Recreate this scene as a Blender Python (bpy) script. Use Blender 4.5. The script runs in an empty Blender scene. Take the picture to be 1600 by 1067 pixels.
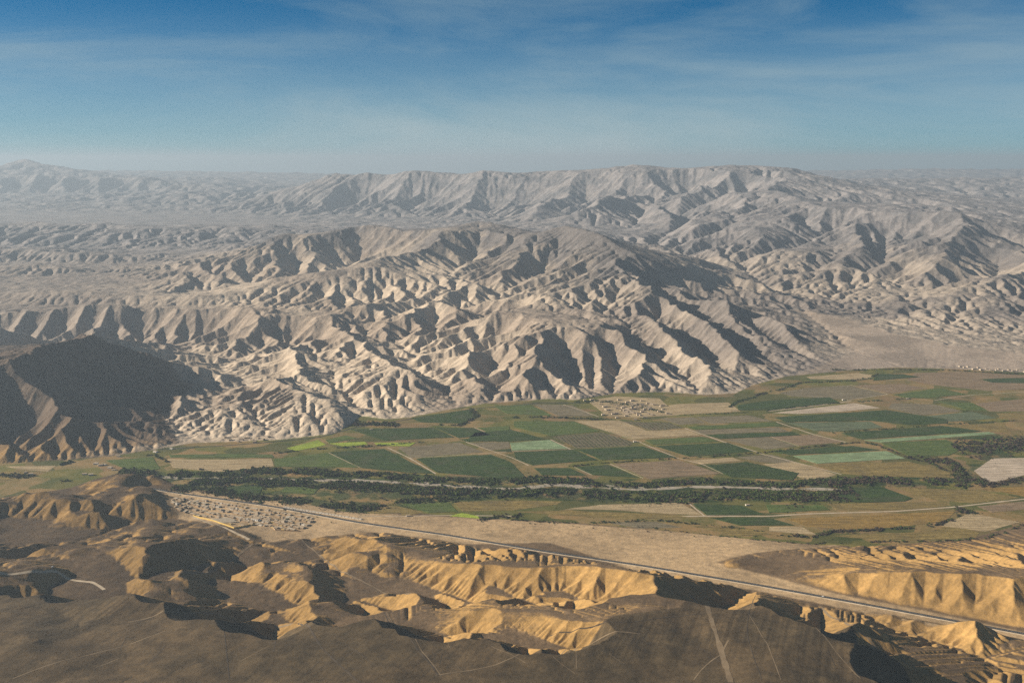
import bpy, math, time, random
import numpy as np
T0 = time.time()
sc = bpy.context.scene
# ================================================================ camera, sky, sun, exposure
CAMH, FPX, HY, CX, CY = 900.0, 1600.0, 250.0, 800.0, 533.5
PITCH = math.atan((CY - HY) / FPX)
cP, sP = math.cos(PITCH), math.sin(PITCH)
cam_d = bpy.data.cameras.new("camera"); cam = bpy.data.objects.new("camera", cam_d); sc.collection.objects.link(cam)
cam.location = (0, 0, CAMH); cam.rotation_euler = (math.radians(90) - PITCH, 0, 0)
cam_d.sensor_width = 36.0; cam_d.lens = 36.0 * FPX / 1600.0
cam_d.clip_start = 1.0; cam_d.clip_end = 120000.0
sc.camera = cam
SUN_AZ, SUN_EL = math.radians(-87), math.radians(22)      # azimuth from +Y towards +X
SKY_STRENGTH, SUN_STRENGTH, EXPOSURE = 0.05, 5.0, 0.92
w = bpy.data.worlds.new("World"); sc.world = w; w.use_nodes = True
nt = w.node_tree; N = nt.nodes; Lk = nt.links; N.clear()
out = N.new('ShaderNodeOutputWorld'); bg = N.new('ShaderNodeBackground'); Lk.new(bg.outputs[0], out.inputs[0])
sky = N.new('ShaderNodeTexSky'); sky.sky_type = 'NISHITA'; sky.sun_disc = False
sky.sun_elevation = SUN_EL; sky.sun_rotation = SUN_AZ; sky.altitude = 4500; sky.air_density = 1.0; sky.dust_density = 0.1; sky.ozone_density = 3.0
tc = N.new('ShaderNodeTexCoord')
mp = N.new('ShaderNodeMapping'); mp.inputs['Scale'].default_value = (1.3, 1.3, 7.0); mp.inputs['Rotation'].default_value = (0.10, -0.22, 0.3)
Lk.new(tc.outputs['Generated'], mp.inputs[0])
nz = N.new('ShaderNodeTexNoise'); nz.inputs['Scale'].default_value = 2.1; nz.inputs['Detail'].default_value = 7; nz.inputs['Roughness'].default_value = .6; nz.inputs['Distortion'].default_value = .5
Lk.new(mp.outputs[0], nz.inputs[0])
cr = N.new('ShaderNodeMapRange'); cr.inputs[1].default_value = .46; cr.inputs[2].default_value = .78; cr.inputs[3].default_value = 0; cr.inputs[4].default_value = .62
Lk.new(nz.outputs['Fac'], cr.inputs[0])
hs = N.new('ShaderNodeHueSaturation'); hs.inputs['Saturation'].default_value = 1.4; hs.inputs['Hue'].default_value = .475; Lk.new(sky.outputs[0], hs.inputs['Color'])
mu = N.new('ShaderNodeMix'); mu.data_type = 'RGBA'; mu.blend_type = 'MULTIPLY'; mu.inputs[0].default_value = 1; Lk.new(hs.outputs[0], mu.inputs[6]); mu.inputs[7].default_value = (.12, .52, .66, 1)
mx = N.new('ShaderNodeMix'); mx.data_type = 'RGBA'; Lk.new(cr.outputs[0], mx.inputs[0]); Lk.new(mu.outputs[2], mx.inputs[6]); mx.inputs[7].default_value = (3.0, 4.2, 4.7, 1)
sp = N.new('ShaderNodeSeparateXYZ'); Lk.new(tc.outputs['Generated'], sp.inputs[0])
hz = N.new('ShaderNodeMapRange'); hz.interpolation_type = 'SMOOTHSTEP'; hz.inputs[1].default_value = .165; hz.inputs[2].default_value = -.01; hz.inputs[3].default_value = 0; hz.inputs[4].default_value = .75; Lk.new(sp.outputs[2], hz.inputs[0])
hn = N.new('ShaderNodeMapRange'); hn.inputs[1].default_value = .3; hn.inputs[2].default_value = .7; hn.inputs[3].default_value = .55; hn.inputs[4].default_value = 1.15; Lk.new(nz.outputs['Fac'], hn.inputs[0])
hm = N.new('ShaderNodeMath'); hm.operation = 'MULTIPLY'; hm.use_clamp = True; Lk.new(hz.outputs[0], hm.inputs[0]); Lk.new(hn.outputs[0], hm.inputs[1])
mh = N.new('ShaderNodeMix'); mh.data_type = 'RGBA'; Lk.new(hm.outputs[0], mh.inputs[0]); Lk.new(mx.outputs[2], mh.inputs[6]); mh.inputs[7].default_value = (4.4, 5.4, 5.7, 1)
zt = N.new('ShaderNodeMapRange'); zt.inputs[1].default_value = .3; zt.inputs[2].default_value = .95; zt.inputs[3].default_value = 1; zt.inputs[4].default_value = .4; Lk.new(sp.outputs[2], zt.inputs[0])
mz = N.new('ShaderNodeMix'); mz.data_type = 'RGBA'; mz.blend_type = 'MULTIPLY'; mz.inputs[0].default_value = 1; Lk.new(mh.outputs[2], mz.inputs[6]); Lk.new(zt.outputs[0], mz.inputs[7])
Lk.new(mz.outputs[2], bg.inputs[0]); bg.inputs[1].default_value = SKY_STRENGTH
sd = bpy.data.lights.new("sun", 'SUN'); sd.energy = SUN_STRENGTH; sd.angle = math.radians(.5); sd.color = (1.0, .90, .76)
sun = bpy.data.objects.new("sun", sd); sc.collection.objects.link(sun)
sun.rotation_euler = (math.radians(90) - SUN_EL, 0, -SUN_AZ + math.pi)
from mathutils import Vector
sdir = Vector((math.sin(SUN_AZ) * math.cos(SUN_EL), math.cos(SUN_AZ) * math.cos(SUN_EL), math.sin(SUN_EL)))
sun.rotation_euler = (-sdir).to_track_quat('-Z', 'Y').to_euler()
sc.view_settings.view_transform = 'Standard'; sc.view_settings.look = 'None'; sc.view_settings.exposure = EXPOSURE; sc.view_settings.gamma = 1
sc.cycles.max_bounces = 4; sc.cycles.diffuse_bounces = 1; sc.cycles.volume_bounces = 0; sc.cycles.use_denoising = False

def _ray(px, py):
    a = (px - CX) / FPX; b = (CY - py) / FPX
    return a, cP + b * sP, -sP + b * cP
def at_dist(px, py, Y):                     # sight line px,py met at Y metres ahead
    dx, dy, dz = _ray(px, py); t = Y / dy
    return (t * dx, Y, CAMH + t * dz)
def at_h(px, py, h=0.0):                    # sight line met at height h
    dx, dy, dz = _ray(px, py); t = (h - CAMH) / dz
    return (t * dx, t * dy, h)
def plan(px, Y, h):                         # bearing px, Y metres ahead, height h
    dep = Y * cP + (CAMH - h) * sP
    return (dep * (px - CX) / FPX, Y, h)

TH0, TH1 = -0.66, 0.62
R0, R1 = 1050.0, 42000.0
# ---------------------------------------------------------------- noise
def _hash(ix, iy, s):
    h = (ix.astype(np.int64) * 374761393 + iy.astype(np.int64) * 668265263 + s * 1442695041) & 0xFFFFFFFF
    h = ((h ^ (h >> 13)) * 1274126177) & 0xFFFFFFFF
    return ((h ^ (h >> 16)) & 0xFFFF) / 65535.0
def vnoise(x, y, s=0):
    fx, fy = np.floor(x), np.floor(y); ix, iy = fx.astype(np.int64), fy.astype(np.int64)
    u, v = x - fx, y - fy
    g = 0
    su, sv = u*u*u*(u*(u*6-15)+10), v*v*v*(v*(v*6-15)+10)
    def c(a, b):
        an = _hash(ix + a, iy + b, s) * 6.2832
        return np.cos(an) * (u - a) + np.sin(an) * (v - b)
    n0 = c(0, 0) * (1 - su) + c(1, 0) * su
    n1 = c(0, 1) * (1 - su) + c(1, 1) * su
    return (n0 * (1 - sv) + n1 * sv) * 1.5
def fbm(x, y, o=4, s=0, g=0.5):
    a, t = 1.0, 0
    for k in range(o):
        t = t + a * vnoise(x, y, s + 17 * k); x, y, a = x * 2.03 + 5.1, y * 2.03 - 3.7, a * g
    return t
# ---------------------------------------------------------------- drawn skeleton:  'r' lines (px,py,km): seen crests;  'h' lines (px,py,h): seen lines of known height;  'v' lines (px,km,h): plan
def K(*p): return [at_dist(a, b, c * 1000.0) for a, b, c in p]
def H(*p): return [at_h(a, b, c) for a, b, c in p]
def V(*p): return [plan(a, b * 1000.0, c) for a, b, c in p]
VALLEY_EDGE_N = [(-140,742),(0,724),(100,719),(170,713),(240,703),(300,692),(360,690),(440,687),(520,678),(548,664),(562,650),(600,655),(640,652),(700,640),(760,630),(850,624),(900,625),(960,615),(1040,613),(1100,617),(1150,614),(1175,602),(1230,588),(1320,579),(1400,574),(1500,577),(1600,582),(1800,590)]
VALLEY_EDGE_S = [(1800,800),(1600,818),(1520,840),(1440,848),(1330,856),(1240,848),(1130,838),(1050,830),(960,822),(880,815),(800,812),(700,806),(640,800),(600,803),(540,800),(470,786),(400,775),(330,768),(280,762),(262,752),(235,738),(190,738),(150,748),(110,762),(60,770),(0,778),(-140,790)]
LINES = []
def L(pts, w=1): LINES.append((pts, w))
# --- central massif
L(K((1322,553,4.74),(1270,520,5.0),(1200,492,5.25),(1130,466,5.5),(1050,430,5.9),(985,395,6.3),(930,363,6.8),(885,352,7.1),(842,362,7.15),(800,356,7.5),(742,345,7.8),(700,358,7.6),(640,362,7.5),(585,350,7.7),(540,357,7.6),(500,364,7.5),(430,365,7.4),(390,382,7.2),(330,402,7.0),(270,417,7.0),(200,428,7.1),(110,446,7.0)))
L(K((742,345,7.8),(690,363,7.2),(640,392,6.7),(600,398,6.5),(560,420,6.1),(500,425,6.0),(440,432,6.0),(380,455,5.7),(330,462,5.6)))
L(K((885,352,7.1),(868,395,6.6),(815,405,6.4),(780,425,6.1),(740,440,5.9),(690,455,5.7),(640,462,5.6),(600,470,5.45)))
L(K((930,363,6.8),(962,400,6.25),(1020,430,5.8),(985,436,5.7),(935,460,5.4),(900,455,5.45),(850,470,5.3),(800,478,5.2)))
L(K((1020,430,5.67),(1060,462,5.27),(1105,500,4.87),(1150,548,4.42)))
L(K((962,400,6.12),(1050,450,5.62),(1130,505,5.02),(1180,548,4.62)))
L(K((1130,466,5.37),(1180,510,4.97),(1230,560,4.52)))
L(K((1200,492,5.12),(1250,535,4.77),(1288,566,4.47)))
L(K((935,460,5.4),(975,498,4.95),(1005,530,4.6)))
L(K((1020,430,5.67),(1010,480,5.07),(1040,520,4.57),(1090,565,4.17)))
L(K((770,487,4.95),(800,487,4.95),(860,498,4.8),(930,500,4.7),(985,512,4.6),(1030,540,4.4),(1075,570,4.15),(1125,602,3.95)))
L(K((860,498,4.73),(868,540,4.23),(880,580,3.98)))
L(K((985,512,4.53),(975,555,4.13),(985,590,3.93)))
L(K((770,487,4.95),(735,512,4.7),(690,535,4.6),(640,553,4.5),(620,556,4.5)))
L(K((735,512,4.63),(742,545,4.28),(752,585,3.98),(790,605,3.88)))
L(K((735,512,4.63),(790,550,4.23),(830,585,3.93)))
L(K((690,455,5.7),(735,470,5.4),(800,478,5.2)))
L(K((620,552,4.28),(635,570,4.08),(655,590,3.93),(640,605,3.85),(660,630,3.68)))
L(K((620,552,4.28),(590,570,4.13),(560,590,3.98),(530,600,3.88)))
L(K((600,470,5.3),(540,480,5.2),(500,495,5.05),(440,508,4.9)))
L(K((640,462,5.6),(655,475,5.3),(610,505,4.95),(550,518,4.7),(500,535,4.55),(463,522,4.7),(430,540,4.5),(400,560,4.35),(350,575,4.3)))
L(K((550,518,4.63),(560,555,4.28),(585,600,3.88),(600,625,3.73)))
L(K((463,522,4.63),(462,560,4.23),(470,590,3.93),(500,612,3.78)))
L(K((350,572,4.03),(320,560,4.13),(290,595,3.83),(262,592,3.83),(290,625,3.58),(345,635,3.53),(355,665,3.35)))
L(K((420,590,3.88),(470,610,3.73),(510,625,3.63),(535,655,3.43)))
L(K((470,610,3.73),(455,650,3.45),(465,675,3.33)))
L(K((350,575,4.23),(370,600,3.88),(400,640,3.53),(420,670,3.35)))
L(K((440,508,4.9),(380,505,4.9),(330,520,4.75),(280,525,4.7),(240,530,4.6)))
L(K((740,440,5.9),(760,460,5.6)))
# --- left hills
L(K((-150,385,8.3),(0,385,8.3),(100,395,8.0),(180,400,7.9)))
L(K((0,418,7.2),(60,412,7.3),(150,428,7.0),(250,440,6.6),(300,415,6.7),(340,428,6.4),(285,435,6.5)))
L(K((285,402,6.9),(290,440,6.2),(240,455,5.9)))
L(K((330,402,7.0),(350,440,6.2),(345,455,5.9)))
L(K((-150,458,5.75),(0,458,5.75),(80,455,5.75),(200,462,5.65),(300,463,5.6),(370,472,5.5),(480,470,5.5),(525,471,5.45)))
L(K((-150,490,5.1),(0,488,5.15),(130,478,5.25),(230,480,5.25),(330,483,5.2),(430,480,5.2)))
L(K((-60,500,4.75),(0,505,4.7),(40,515,4.55),(70,530,4.4),(105,555,4.05)))
L(K((-30,640,2.95),(0,600,3.15),(50,560,3.4),(90,538,3.6),(128,524,3.8),(165,519,3.95),(205,516,4.1),(235,546,4.05),(300,580,3.95),(335,600,3.85)))
L(K((20,585,3.27),(50,598,3.3),(95,614,3.25),(130,645,3.2),(148,695,3.12)))
L(K((165,519,3.95),(150,505,4.2),(110,500,4.4)))
L(H((300,684,4),(262,650,18),(255,625,35),(285,612,40)))
L(K((-150,610,3.0),(-60,600,3.15),(0,600,3.3),(20,640,3.1),(10,680,3.0)))
# massif low lines
L(V((-150,5.4,95),(100,5.45,100),(300,5.4,110),(500,5.25,115),(600,5.1,105),(640,4.95,90),(600,4.75,80),(560,5.0,75)))
L(V((-150,6.2,75),(100,6.2,80),(300,6.0,110)))
L(V((-150,4.9,100),(100,4.85,110),(300,4.9,105),(450,4.65,85),(400,4.75,75),(340,4.35,45),(400,4.15,35),(330,3.8,20),(300,3.55,8)))
L(V((760,5.4,200),(700,5.1,130),(660,4.85,95),(625,4.75,80),(640,4.3,45),(700,4.0,22),(700,3.8,6)))
L(V((560,4.45,60),(520,4.1,35),(545,3.8,20),(560,3.65,6)))
L(V((880,5.1,150),(840,5.05,140),(760,5.3,170)))
L(V((1000,5.2,190),(1060,4.9,100),(1110,4.5,45),(1150,4.15,25)))
L(V((1080,5.3,170),(1140,4.85,70),(1180,4.5,30),(1200,4.3,22)))
L(V((1165,5.2,120),(1215,4.85,45),(1255,4.6,30)))
L(V((720,6.7,260),(700,6.3,210),(740,6.1,200),(820,5.7,190)))
L(V((560,6.9,260),(480,6.6,190),(420,6.35,140),(300,6.1,110)))
L(V((850,6.3,250),(800,6.0,200)))
# --- valley behind the massif and plains
L(V((1335,4.75,8),(1290,5.2,45),(1240,5.8,85),(1190,6.5,130),(1120,7.3,170),(1040,8.2,210),(950,9.2,240),(850,10.0,240),(740,10.5,220),(620,11,200),(480,11.5,180),(380,12,165)))
L(V((-400,9.0,120),(-100,9.0,125),(100,8.9,130),(300,8.6,140),(450,8.6,150)))
L(V((-400,7.6,75),(0,7.7,80),(250,7.7,100)))
L(K((-150,352,10.2),(0,350,10.2),(60,345,10.3),(95,352,10.2),(130,350,10.2),(170,348,10.2),(230,362,9.6),(300,352,10.2),(370,356,9.8),(430,352,10.4)))
for yy, hh in ((11.5,150),(12.5,150),(13.5,152),(14.3,155)):
    L(V((-600,yy,hh),(-100,yy,hh),(200,yy,hh),(380,yy,hh+4)))
L(V((-900,15,170),(-100,15.5,170),(250,15.5,170),(380,14.2,165),(480,13.4,165),(560,13.0,175),(700,12.2,210)))
# far left mountains
L(K((-200,290,19),(-60,262,23),(0,262,24),(40,246,25),(75,262,24),(130,266,24),(190,284,23),(260,282,24),(330,278,25),(420,285,25),(520,300,24)))
L(K((-400,262,33),(0,266,33),(300,268,32),(500,272,33)));L(K((1250,268,33),(1450,264,32),(1600,266,32),(1900,262,33)))
L(K((-100,285,20),(0,280,20.5),(60,272,21),(120,284,20.5),(200,276,21),(260,286,20),(340,290,19.5)))
L(K((1330,286,17.5),(1400,280,18.5),(1450,288,18),(1500,278,19),(1560,286,19),(1620,276,19.5),(1800,280,19)))
L(K((250,306,17.5),(275,301,17.8),(310,303,17.6),(345,314,17.2)))
L(K((60,316,17.5),(120,305,18.5),(160,318,17.5)))
L(V((-400,17.5,190),(0,17,190),(200,17,190),(330,16.7,190),(420,16,190)))
L(V((-100,20,250),(300,20,250),(420,19,250)))
# --- far range
L(K((385,318,15.6),(430,292,15.8),(470,280,15.9),(510,267,15.8),(545,275,15.5),(570,270,15.4),(600,276,15.2),(632,266,15.0),(670,267,14.9),(700,275,14.7),(755,266,14.5),(800,272,14.3),(850,268,14.2),(900,266,14.0),(950,262,13.9),(985,257,13.8),(1060,262,13.6),(1150,258,13.6),(1240,262,13.4),(1290,275,13.2),(1340,290,12.9),(1400,300,12.7),(1500,308,12.8),(1600,318,12.8),(1800,330,13)))
for a in (((510,267,15.8),(520,305,14.6),(530,335,13.7)),((632,266,15.0),(612,300,14.2),(600,335,13.2)),((755,266,14.5),(750,285,13.8),(735,310,13.1),(700,340,12.3)),((755,285,13.8),(790,310,12.8),(830,330,12.0)),
          ((430,292,15.8),(420,330,14.4)),((900,266,14.0),(870,295,12.8),(840,325,11.8),(830,345,11.2)),((1060,262,13.6),(980,285,12.2),(930,310,11.2),(900,335,10.6)),((985,290,12.0),(1030,320,10.8),(1060,350,10.0),(1040,368,9.4)),
          ((1150,258,13.6),(1095,290,11.8),(1110,315,10.8),(1150,340,9.8)),((1240,262,13.4),(1200,292,11.5),(1270,320,9.8),(1310,327,9.3),(1360,332,9.0),(1400,333,8.8),(1450,332,8.6),(1500,327,8.5),(1545,345,8.3),(1600,378,7.9),(1700,400,7.6),(1850,420,7.5)),
          ((1200,292,11.5),(1150,310,10.8),(1080,345,9.5),(1100,358,9.0),(1150,400,7.9),(1180,430,7.2),(1225,465,6.35)),
          ((1270,320,9.8),(1220,350,9.0),(1180,357,8.7),(1215,392,7.8),(1270,415,7.2),(1310,433,6.8),(1340,460,6.3),(1370,480,5.95)),
          ((1310,433,6.8),(1290,455,6.4),(1325,490,5.85)),
          ((1360,332,9.0),(1330,365,8.1),(1350,410,7.3),(1400,440,6.7),(1440,475,6.1)),
          ((1450,332,8.6),(1440,375,7.6),(1410,412,7.1)),((1500,327,8.5),(1520,380,7.3),(1480,405,6.9),(1440,430,6.7)),
          ((1545,345,8.3),(1590,420,6.6),(1550,440,6.3),(1500,450,6.2),(1485,470,5.9),(1530,495,5.5),(1590,527,5.15)),
          ((1600,378,7.9),(1640,440,6.3),(1640,520,5.2)),((1250,330,9.6),(1290,380,8.3),(1330,400,7.8)),
          ((1700,400,7.6),(1760,480,6.0),(1800,540,5.2))): L(K(*a))
L(V((1020,12.3,436),(1000,11.2,327),(990,10.3,257),(960,9.8,210)))
L(V((1150,12.0,468),(1060,11.3,374),(1080,10.3,273),(1030,9.3,195),(1060,8.8,167)))
L(V((1290,9.0,312),(1240,8.3,234),(1170,7.9,179),(1200,7.1,124),(1215,6.4,93)))
L(V((1380,8.2,280),(1380,7.5,210),(1360,7.0,156),(1400,6.4,93),(1410,5.9,80)))
L(V((1560,7.3,218),(1560,6.7,148),(1460,6.5,117),(1450,6.1,95),(1440,5.7,65)))
L(V((760,13.2,335),(790,12.3,234),(770,11.6,179)))
L(V((640,13.7,312),(660,13.0,195),(650,12.5,156)))
L(V((850,12.6,374),(900,11.8,273),(880,11.0,210)))
L(V((1400,10.6,335),(1550,10.4,296),(1750,10.2,265)))
L(V((1250,11.2,436),(1350,10.8,390)))
L(K((1380,310,10.8),(1440,318,10.2),(1490,325,9.6)))
L(K((1540,318,15.5),(1580,312,16),(1640,318,15.5),(1800,310,16)))
L(V((500,18,500),(900,17,620),(1300,16.5,600),(1500,16,380),(1900,16,380)))
L(V((-1400,26,300),(0,28,300),(800,27,350),(2400,26,300)))
L(V((-1400,40,250),(0,41,250),(800,41,250),(2400,40,250)))
# right foot: alluvial fan
L(H((1250,483,88),(1330,500,62),(1400,520,45),(1480,535,36),(1600,548,34),(1800,556,30)))
L(H((1330,545,20),(1400,552,16),(1500,560,12),(1600,566,12),(1800,575,8)))
L(H((1300,520,50),(1380,540,28),(1460,548,20)))
# --- near side: alluvial apron, road, dunes, plateau
ROAD = H((230,762,1),(270,769,1.5),(420,790,3),(560,816,5),(700,836,8),(850,861,12),(1000,883,17),(1180,913,24),(1330,940,29),(1450,962,34),(1600,990,38),(1760,1020,42))
L(ROAD)
L(H((760,838,5),(860,846,8),(960,856,10),(1060,862,13),(1130,868,16),(1100,890,20),(1040,880,17),(960,866,13)))
L(H((300,800,2),(400,812,3),(470,815,4),(540,822,5),(640,835,9)))
L(H((400,840,8),(440,845,9),(480,865,12),(530,885,17),(580,908,23),(620,925,28),(680,937,32),(720,955,36)))
L(H((440,850,9),(400,880,14),(360,900,20),(330,920,27)))
L(H((480,868,12),(520,890,17),(560,930,26),(540,945,30)))
# dune D1
L(K((488,846,2.33),(540,843,2.27),(585,843,2.21),(610,850,2.18),(640,860,2.155),(665,872,2.105),(700,878,2.055),(740,881,2.015),(800,884,1.985),(850,884,1.965),(900,880,1.965),(940,879,1.955),(985,890,1.905),(1030,903,1.835),(1065,918,1.765),(1085,925,1.735)))
L(K((740,881,2.015),(770,874,2.035),(830,873,2.035),(855,880,2.005)))
L(K((665,872,2.105),(720,862,2.175),(790,848,2.235),(850,848,2.205),(905,862,2.115),(940,876,2.035)))
L(K((740,881,2.015),(690,905,1.915),(650,915,1.885)))
L(K((850,884,1.965),(790,920,1.835),(740,935,1.795)))
L(K((940,879,1.955),(900,920,1.795),(860,940,1.725),(820,950,1.695)))
L(K((985,890,1.905),(960,925,1.755),(960,945,1.695),(1030,948,1.655)))
L(K((730,952,1.735),(780,952,1.695),(840,953,1.675),(880,968,1.625),(910,985,1.565)))
L(H((640,918,27),(700,930,31),(800,948,38),(900,952,44),(960,955,48)))
# dune D2
L(K((452,879,2.14),(465,888,2.06),(480,905,1.96),(484,925,1.86),(478,945,1.78)))
L(H((365,915,22),(420,938,32),(470,950,36)))
# dark hill D3 (left)
L(K((60,856,2.17),(120,848,2.19),(190,843,2.21),(225,842,2.21),(262,845,2.17),(330,848,2.13),(372,852,2.09),(385,865,2.05)))
L(K((190,843,2.21),(200,825,2.35),(260,822,2.37),(340,845,2.27)))
L(H((150,912,30),(200,922,34),(250,925,34),(300,900,24),(350,885,17),(385,875,13)))
L(K((200,850,2.15),(215,875,2.0),(225,890,1.92)))
L(K((260,850,2.13),(290,875,2.01),(300,885,1.95)))
L(K((-80,868,2.11),(0,866,2.11),(60,862,2.15),(110,850,2.25)))
L(K((-80,895,1.93),(0,895,1.93),(50,890,1.95),(100,885,1.98)))
# town hills
L(K((95,778,2.63),(120,762,2.71),(160,745,2.77),(190,740,2.77),(222,742,2.75),(255,760,2.69),(275,780,2.61)))
L(K((0,788,2.51),(20,784,2.53),(60,766,2.57),(78,765,2.57),(98,780,2.51),(110,800,2.43)))
L(K((135,780,2.51),(155,790,2.45),(163,805,2.38)))
L(K((160,792,2.51),(190,776,2.57),(215,778,2.55),(240,805,2.43)))
L(H((0,812,12),(60,820,12),(110,812,8),(160,812,6),(240,815,5),(300,812,3)))
L(H((0,838,12),(60,845,15),(110,838,12),(200,822,8)))
L(K((-80,800,2.41),(-20,792,2.47),(0,788,2.51)))
# right hills D4
L(K((1140,878,2.13),(1180,868,2.19),(1230,868,2.17),(1290,874,2.13),(1340,872,2.11),(1390,871,2.09),(1430,868,2.09),(1470,869,2.07),(1520,872,2.04),(1548,877,2.01),(1600,881,1.99),(1700,885,1.96)))
L(K((1290,874,2.13),(1320,862,2.21),(1360,857,2.24),(1410,861,2.21),(1470,866,2.17),(1530,868,2.13)))
L(K((1548,877,2.01),(1520,890,1.95),(1480,910,1.87),(1445,932,1.81)))
L(K((1395,871,2.09),(1385,900,1.95),(1365,925,1.87)))
L(K((1470,870,2.07),(1430,895,1.95),(1400,920,1.87),(1380,932,1.83)))
L(K((1330,873,2.11),(1325,895,2.01),(1320,918,1.93)))
L(K((1650,890,1.93),(1600,908,1.86),(1550,925,1.8),(1510,942,1.76),(1490,955,1.73)))
L(K((1700,930,1.76),(1600,935,1.76),(1555,948,1.73),(1520,960,1.7)))
L(H((1130,885,18),(1200,905,24),(1280,922,28),(1360,937,31),(1440,950,34),(1520,967,37),(1620,985,42)))
L(H((1300,850,8),(1400,853,8),(1500,850,10),(1600,840,8)))
# right wadi under the scarp
L(H((1250,945,32),(1330,948,34),(1400,975,42),(1460,995,46),(1520,1015,50),(1560,1050,54),(1640,1067,56)))
L(K((1640,1020,1.76),(1590,1032,1.72),(1560,1050,1.68)))
L(H((1200,922,25),(1330,950,30),(1450,976,36),(1600,1003,42),(1720,1022,46)))
# plateau
EDGE = K((-140,925,1.86),(0,922,1.86),(80,925,1.84),(150,932,1.8),(200,922,1.78),(225,919,1.78),(262,926,1.76),(300,926,1.75),(322,926,1.74),(350,938,1.72),(395,950,1.7),(430,955,1.69),(452,944,1.69),(475,953,1.67),(510,955,1.66),(560,947,1.66),(600,946,1.66),(650,955,1.64),(700,972,1.6),(735,982,1.57),(760,981,1.57),(800,994,1.54),(860,996,1.53),(905,992,1.54),(960,962,1.62),(1010,957,1.64),(1060,950,1.67),(1085,927,1.75),(1130,917,1.8),(1172,917,1.8),(1200,930,1.74),(1250,942,1.7),(1300,943,1.69),(1340,947,1.67),(1345,965,1.62),(1370,985,1.58),(1415,1005,1.53),(1460,1040,1.46),(1500,1075,1.38),(1540,1120,1.3))
L(EDGE)
L(K((-200,1080,1.38),(0,1067,1.42),(200,1050,1.46),(400,1060,1.42),(600,1060,1.4),(800,1067,1.4),(1000,1062,1.41),(1200,1067,1.38),(1350,1080,1.34)))
L(K((350,970,1.64),(250,965,1.68),(215,963,1.7)))
L(K((0,951,1.74),(80,948,1.75),(110,965,1.7),(200,972,1.66)))
L(K((0,985,1.6),(60,1000,1.56),(0,1010,1.54)))
L(V((-200,1.2,165),(300,1.18,165),(800,1.15,168),(1400,1.12,160),(1800,1.12,140)))
def scarp(line, back, drop, lo, hi):
    pts = [(x + 0, y + back, max(z - drop, lo)) for x, y, z in line[lo_i(hi)[0]:lo_i(hi)[1]]]
def lo_i(h): return h
L([(x, y + 70, z - 62) for x, y, z in EDGE[2:13]])
L([(x, y + 60, z - 60) for x, y, z in EDGE[14:19]])
L([(x + 25, y + 35, z - 45) for x, y, z in EDGE[19:23]])
L([(x + 70, y + 40, z - 62) for x, y, z in EDGE[29:32]])
L([(x + 75, y + 55, z - 70) for x, y, z in EDGE[33:]])

def inpoly(poly, X, Y):
    r = np.zeros(X.shape, bool); n = len(poly)
    for i in range(n):
        x0, y0 = poly[i]; x1, y1 = poly[(i + 1) % n]
        if y0 == y1: continue
        c = ((y0 > Y) != (y1 > Y)) & (X < (x1 - x0) * (Y - y0) / (y1 - y0) + x0)
        r ^= c
    return r
def grid(dth):
    nt = int(round((TH1 - TH0) / dth)) + 1; nr = int(round(math.log(R1 / R0) / dth)) + 1
    th = TH0 + dth * np.arange(nt); r = R0 * np.exp(dth * np.arange(nr))
    return th, r
def blur(a, n):
    for _ in range(n):
        p = np.pad(a, 1, mode='edge')
        a = (p[1:-1, :-2] + 2 * p[1:-1, 1:-1] + p[1:-1, 2:]) * .25
        p = np.pad(a, 1, mode='edge'); a = (p[:-2, 1:-1] + 2 * p[1:-1, 1:-1] + p[2:, 1:-1]) * .25
    return a
def up(a, shape):                    # bilinear resize
    n0, n1 = a.shape; y = np.linspace(0, n0 - 1, shape[0]); x = np.linspace(0, n1 - 1, shape[1])
    iy = np.minimum(y.astype(int), n0 - 2); ix = np.minimum(x.astype(int), n1 - 2); fy = (y - iy)[:, None]; fx = (x - ix)[None]
    A = a[iy]; B = a[iy + 1]; A = A * (1 - fy) + B * fy
    return A[:, ix] * (1 - fx) + A[:, ix + 1] * fx
VALLEY = None
def laplace(dth):
    """height field through every drawn line (membrane), coarse to fine"""
    h = None
    for lev in (16, 8, 4, 2, 1):
        d = dth * lev; th, r = grid(d); nr, nt = len(r), len(th)
        S = np.zeros(nr * nt); N = np.zeros(nr * nt)
        for pts, w in LINES:
            P = np.array(pts)
            for a, b in zip(P[:-1], P[1:]):
                rr = math.hypot(a[0], a[1]); n = max(2, int(np.hypot(*(b - a)[:2]) / (rr * d) * 2.5) + 2)
                t = np.linspace(0, 1, n)[:, None]; q = a + (b - a) * t
                it = np.rint((np.arctan2(q[:, 0], q[:, 1]) - TH0) / d).astype(int); ir = np.rint(np.log(np.hypot(q[:, 0], q[:, 1]) / R0) / d).astype(int)
                ok = (it >= 0) & (it < nt) & (ir >= 0) & (ir < nr)
                k = ir[ok] * nt + it[ok]; np.add.at(S, k, q[ok, 2]); np.add.at(N, k, 1)
        S = S.reshape(nr, nt); N = N.reshape(nr, nt)
        X = r[:, None] * np.sin(th)[None]; Y = r[:, None] * np.cos(th)[None]
        V_ = inpoly([at_h(a, b)[:2] for a, b in VALLEY_EDGE_N + VALLEY_EDGE_S], X, Y)
        C = N > 0; val = np.where(C, S / np.maximum(N, 1), 0); C = C | V_; val[V_] = 0
        h = np.full((nr, nt), 150.0) if h is None else up(h, (nr, nt))
        om = 1.0
        for it in range(400 if lev == 16 else 160 if lev > 1 else 90):
            h[C] = val[C]
            p = np.pad(h, 1, mode='edge')
            h = .25 * (p[1:-1, :-2] + p[1:-1, 2:] + p[:-2, 1:-1] + p[2:, 1:-1])
        h[C] = val[C]
    return h, th, r, C, V_
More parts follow.
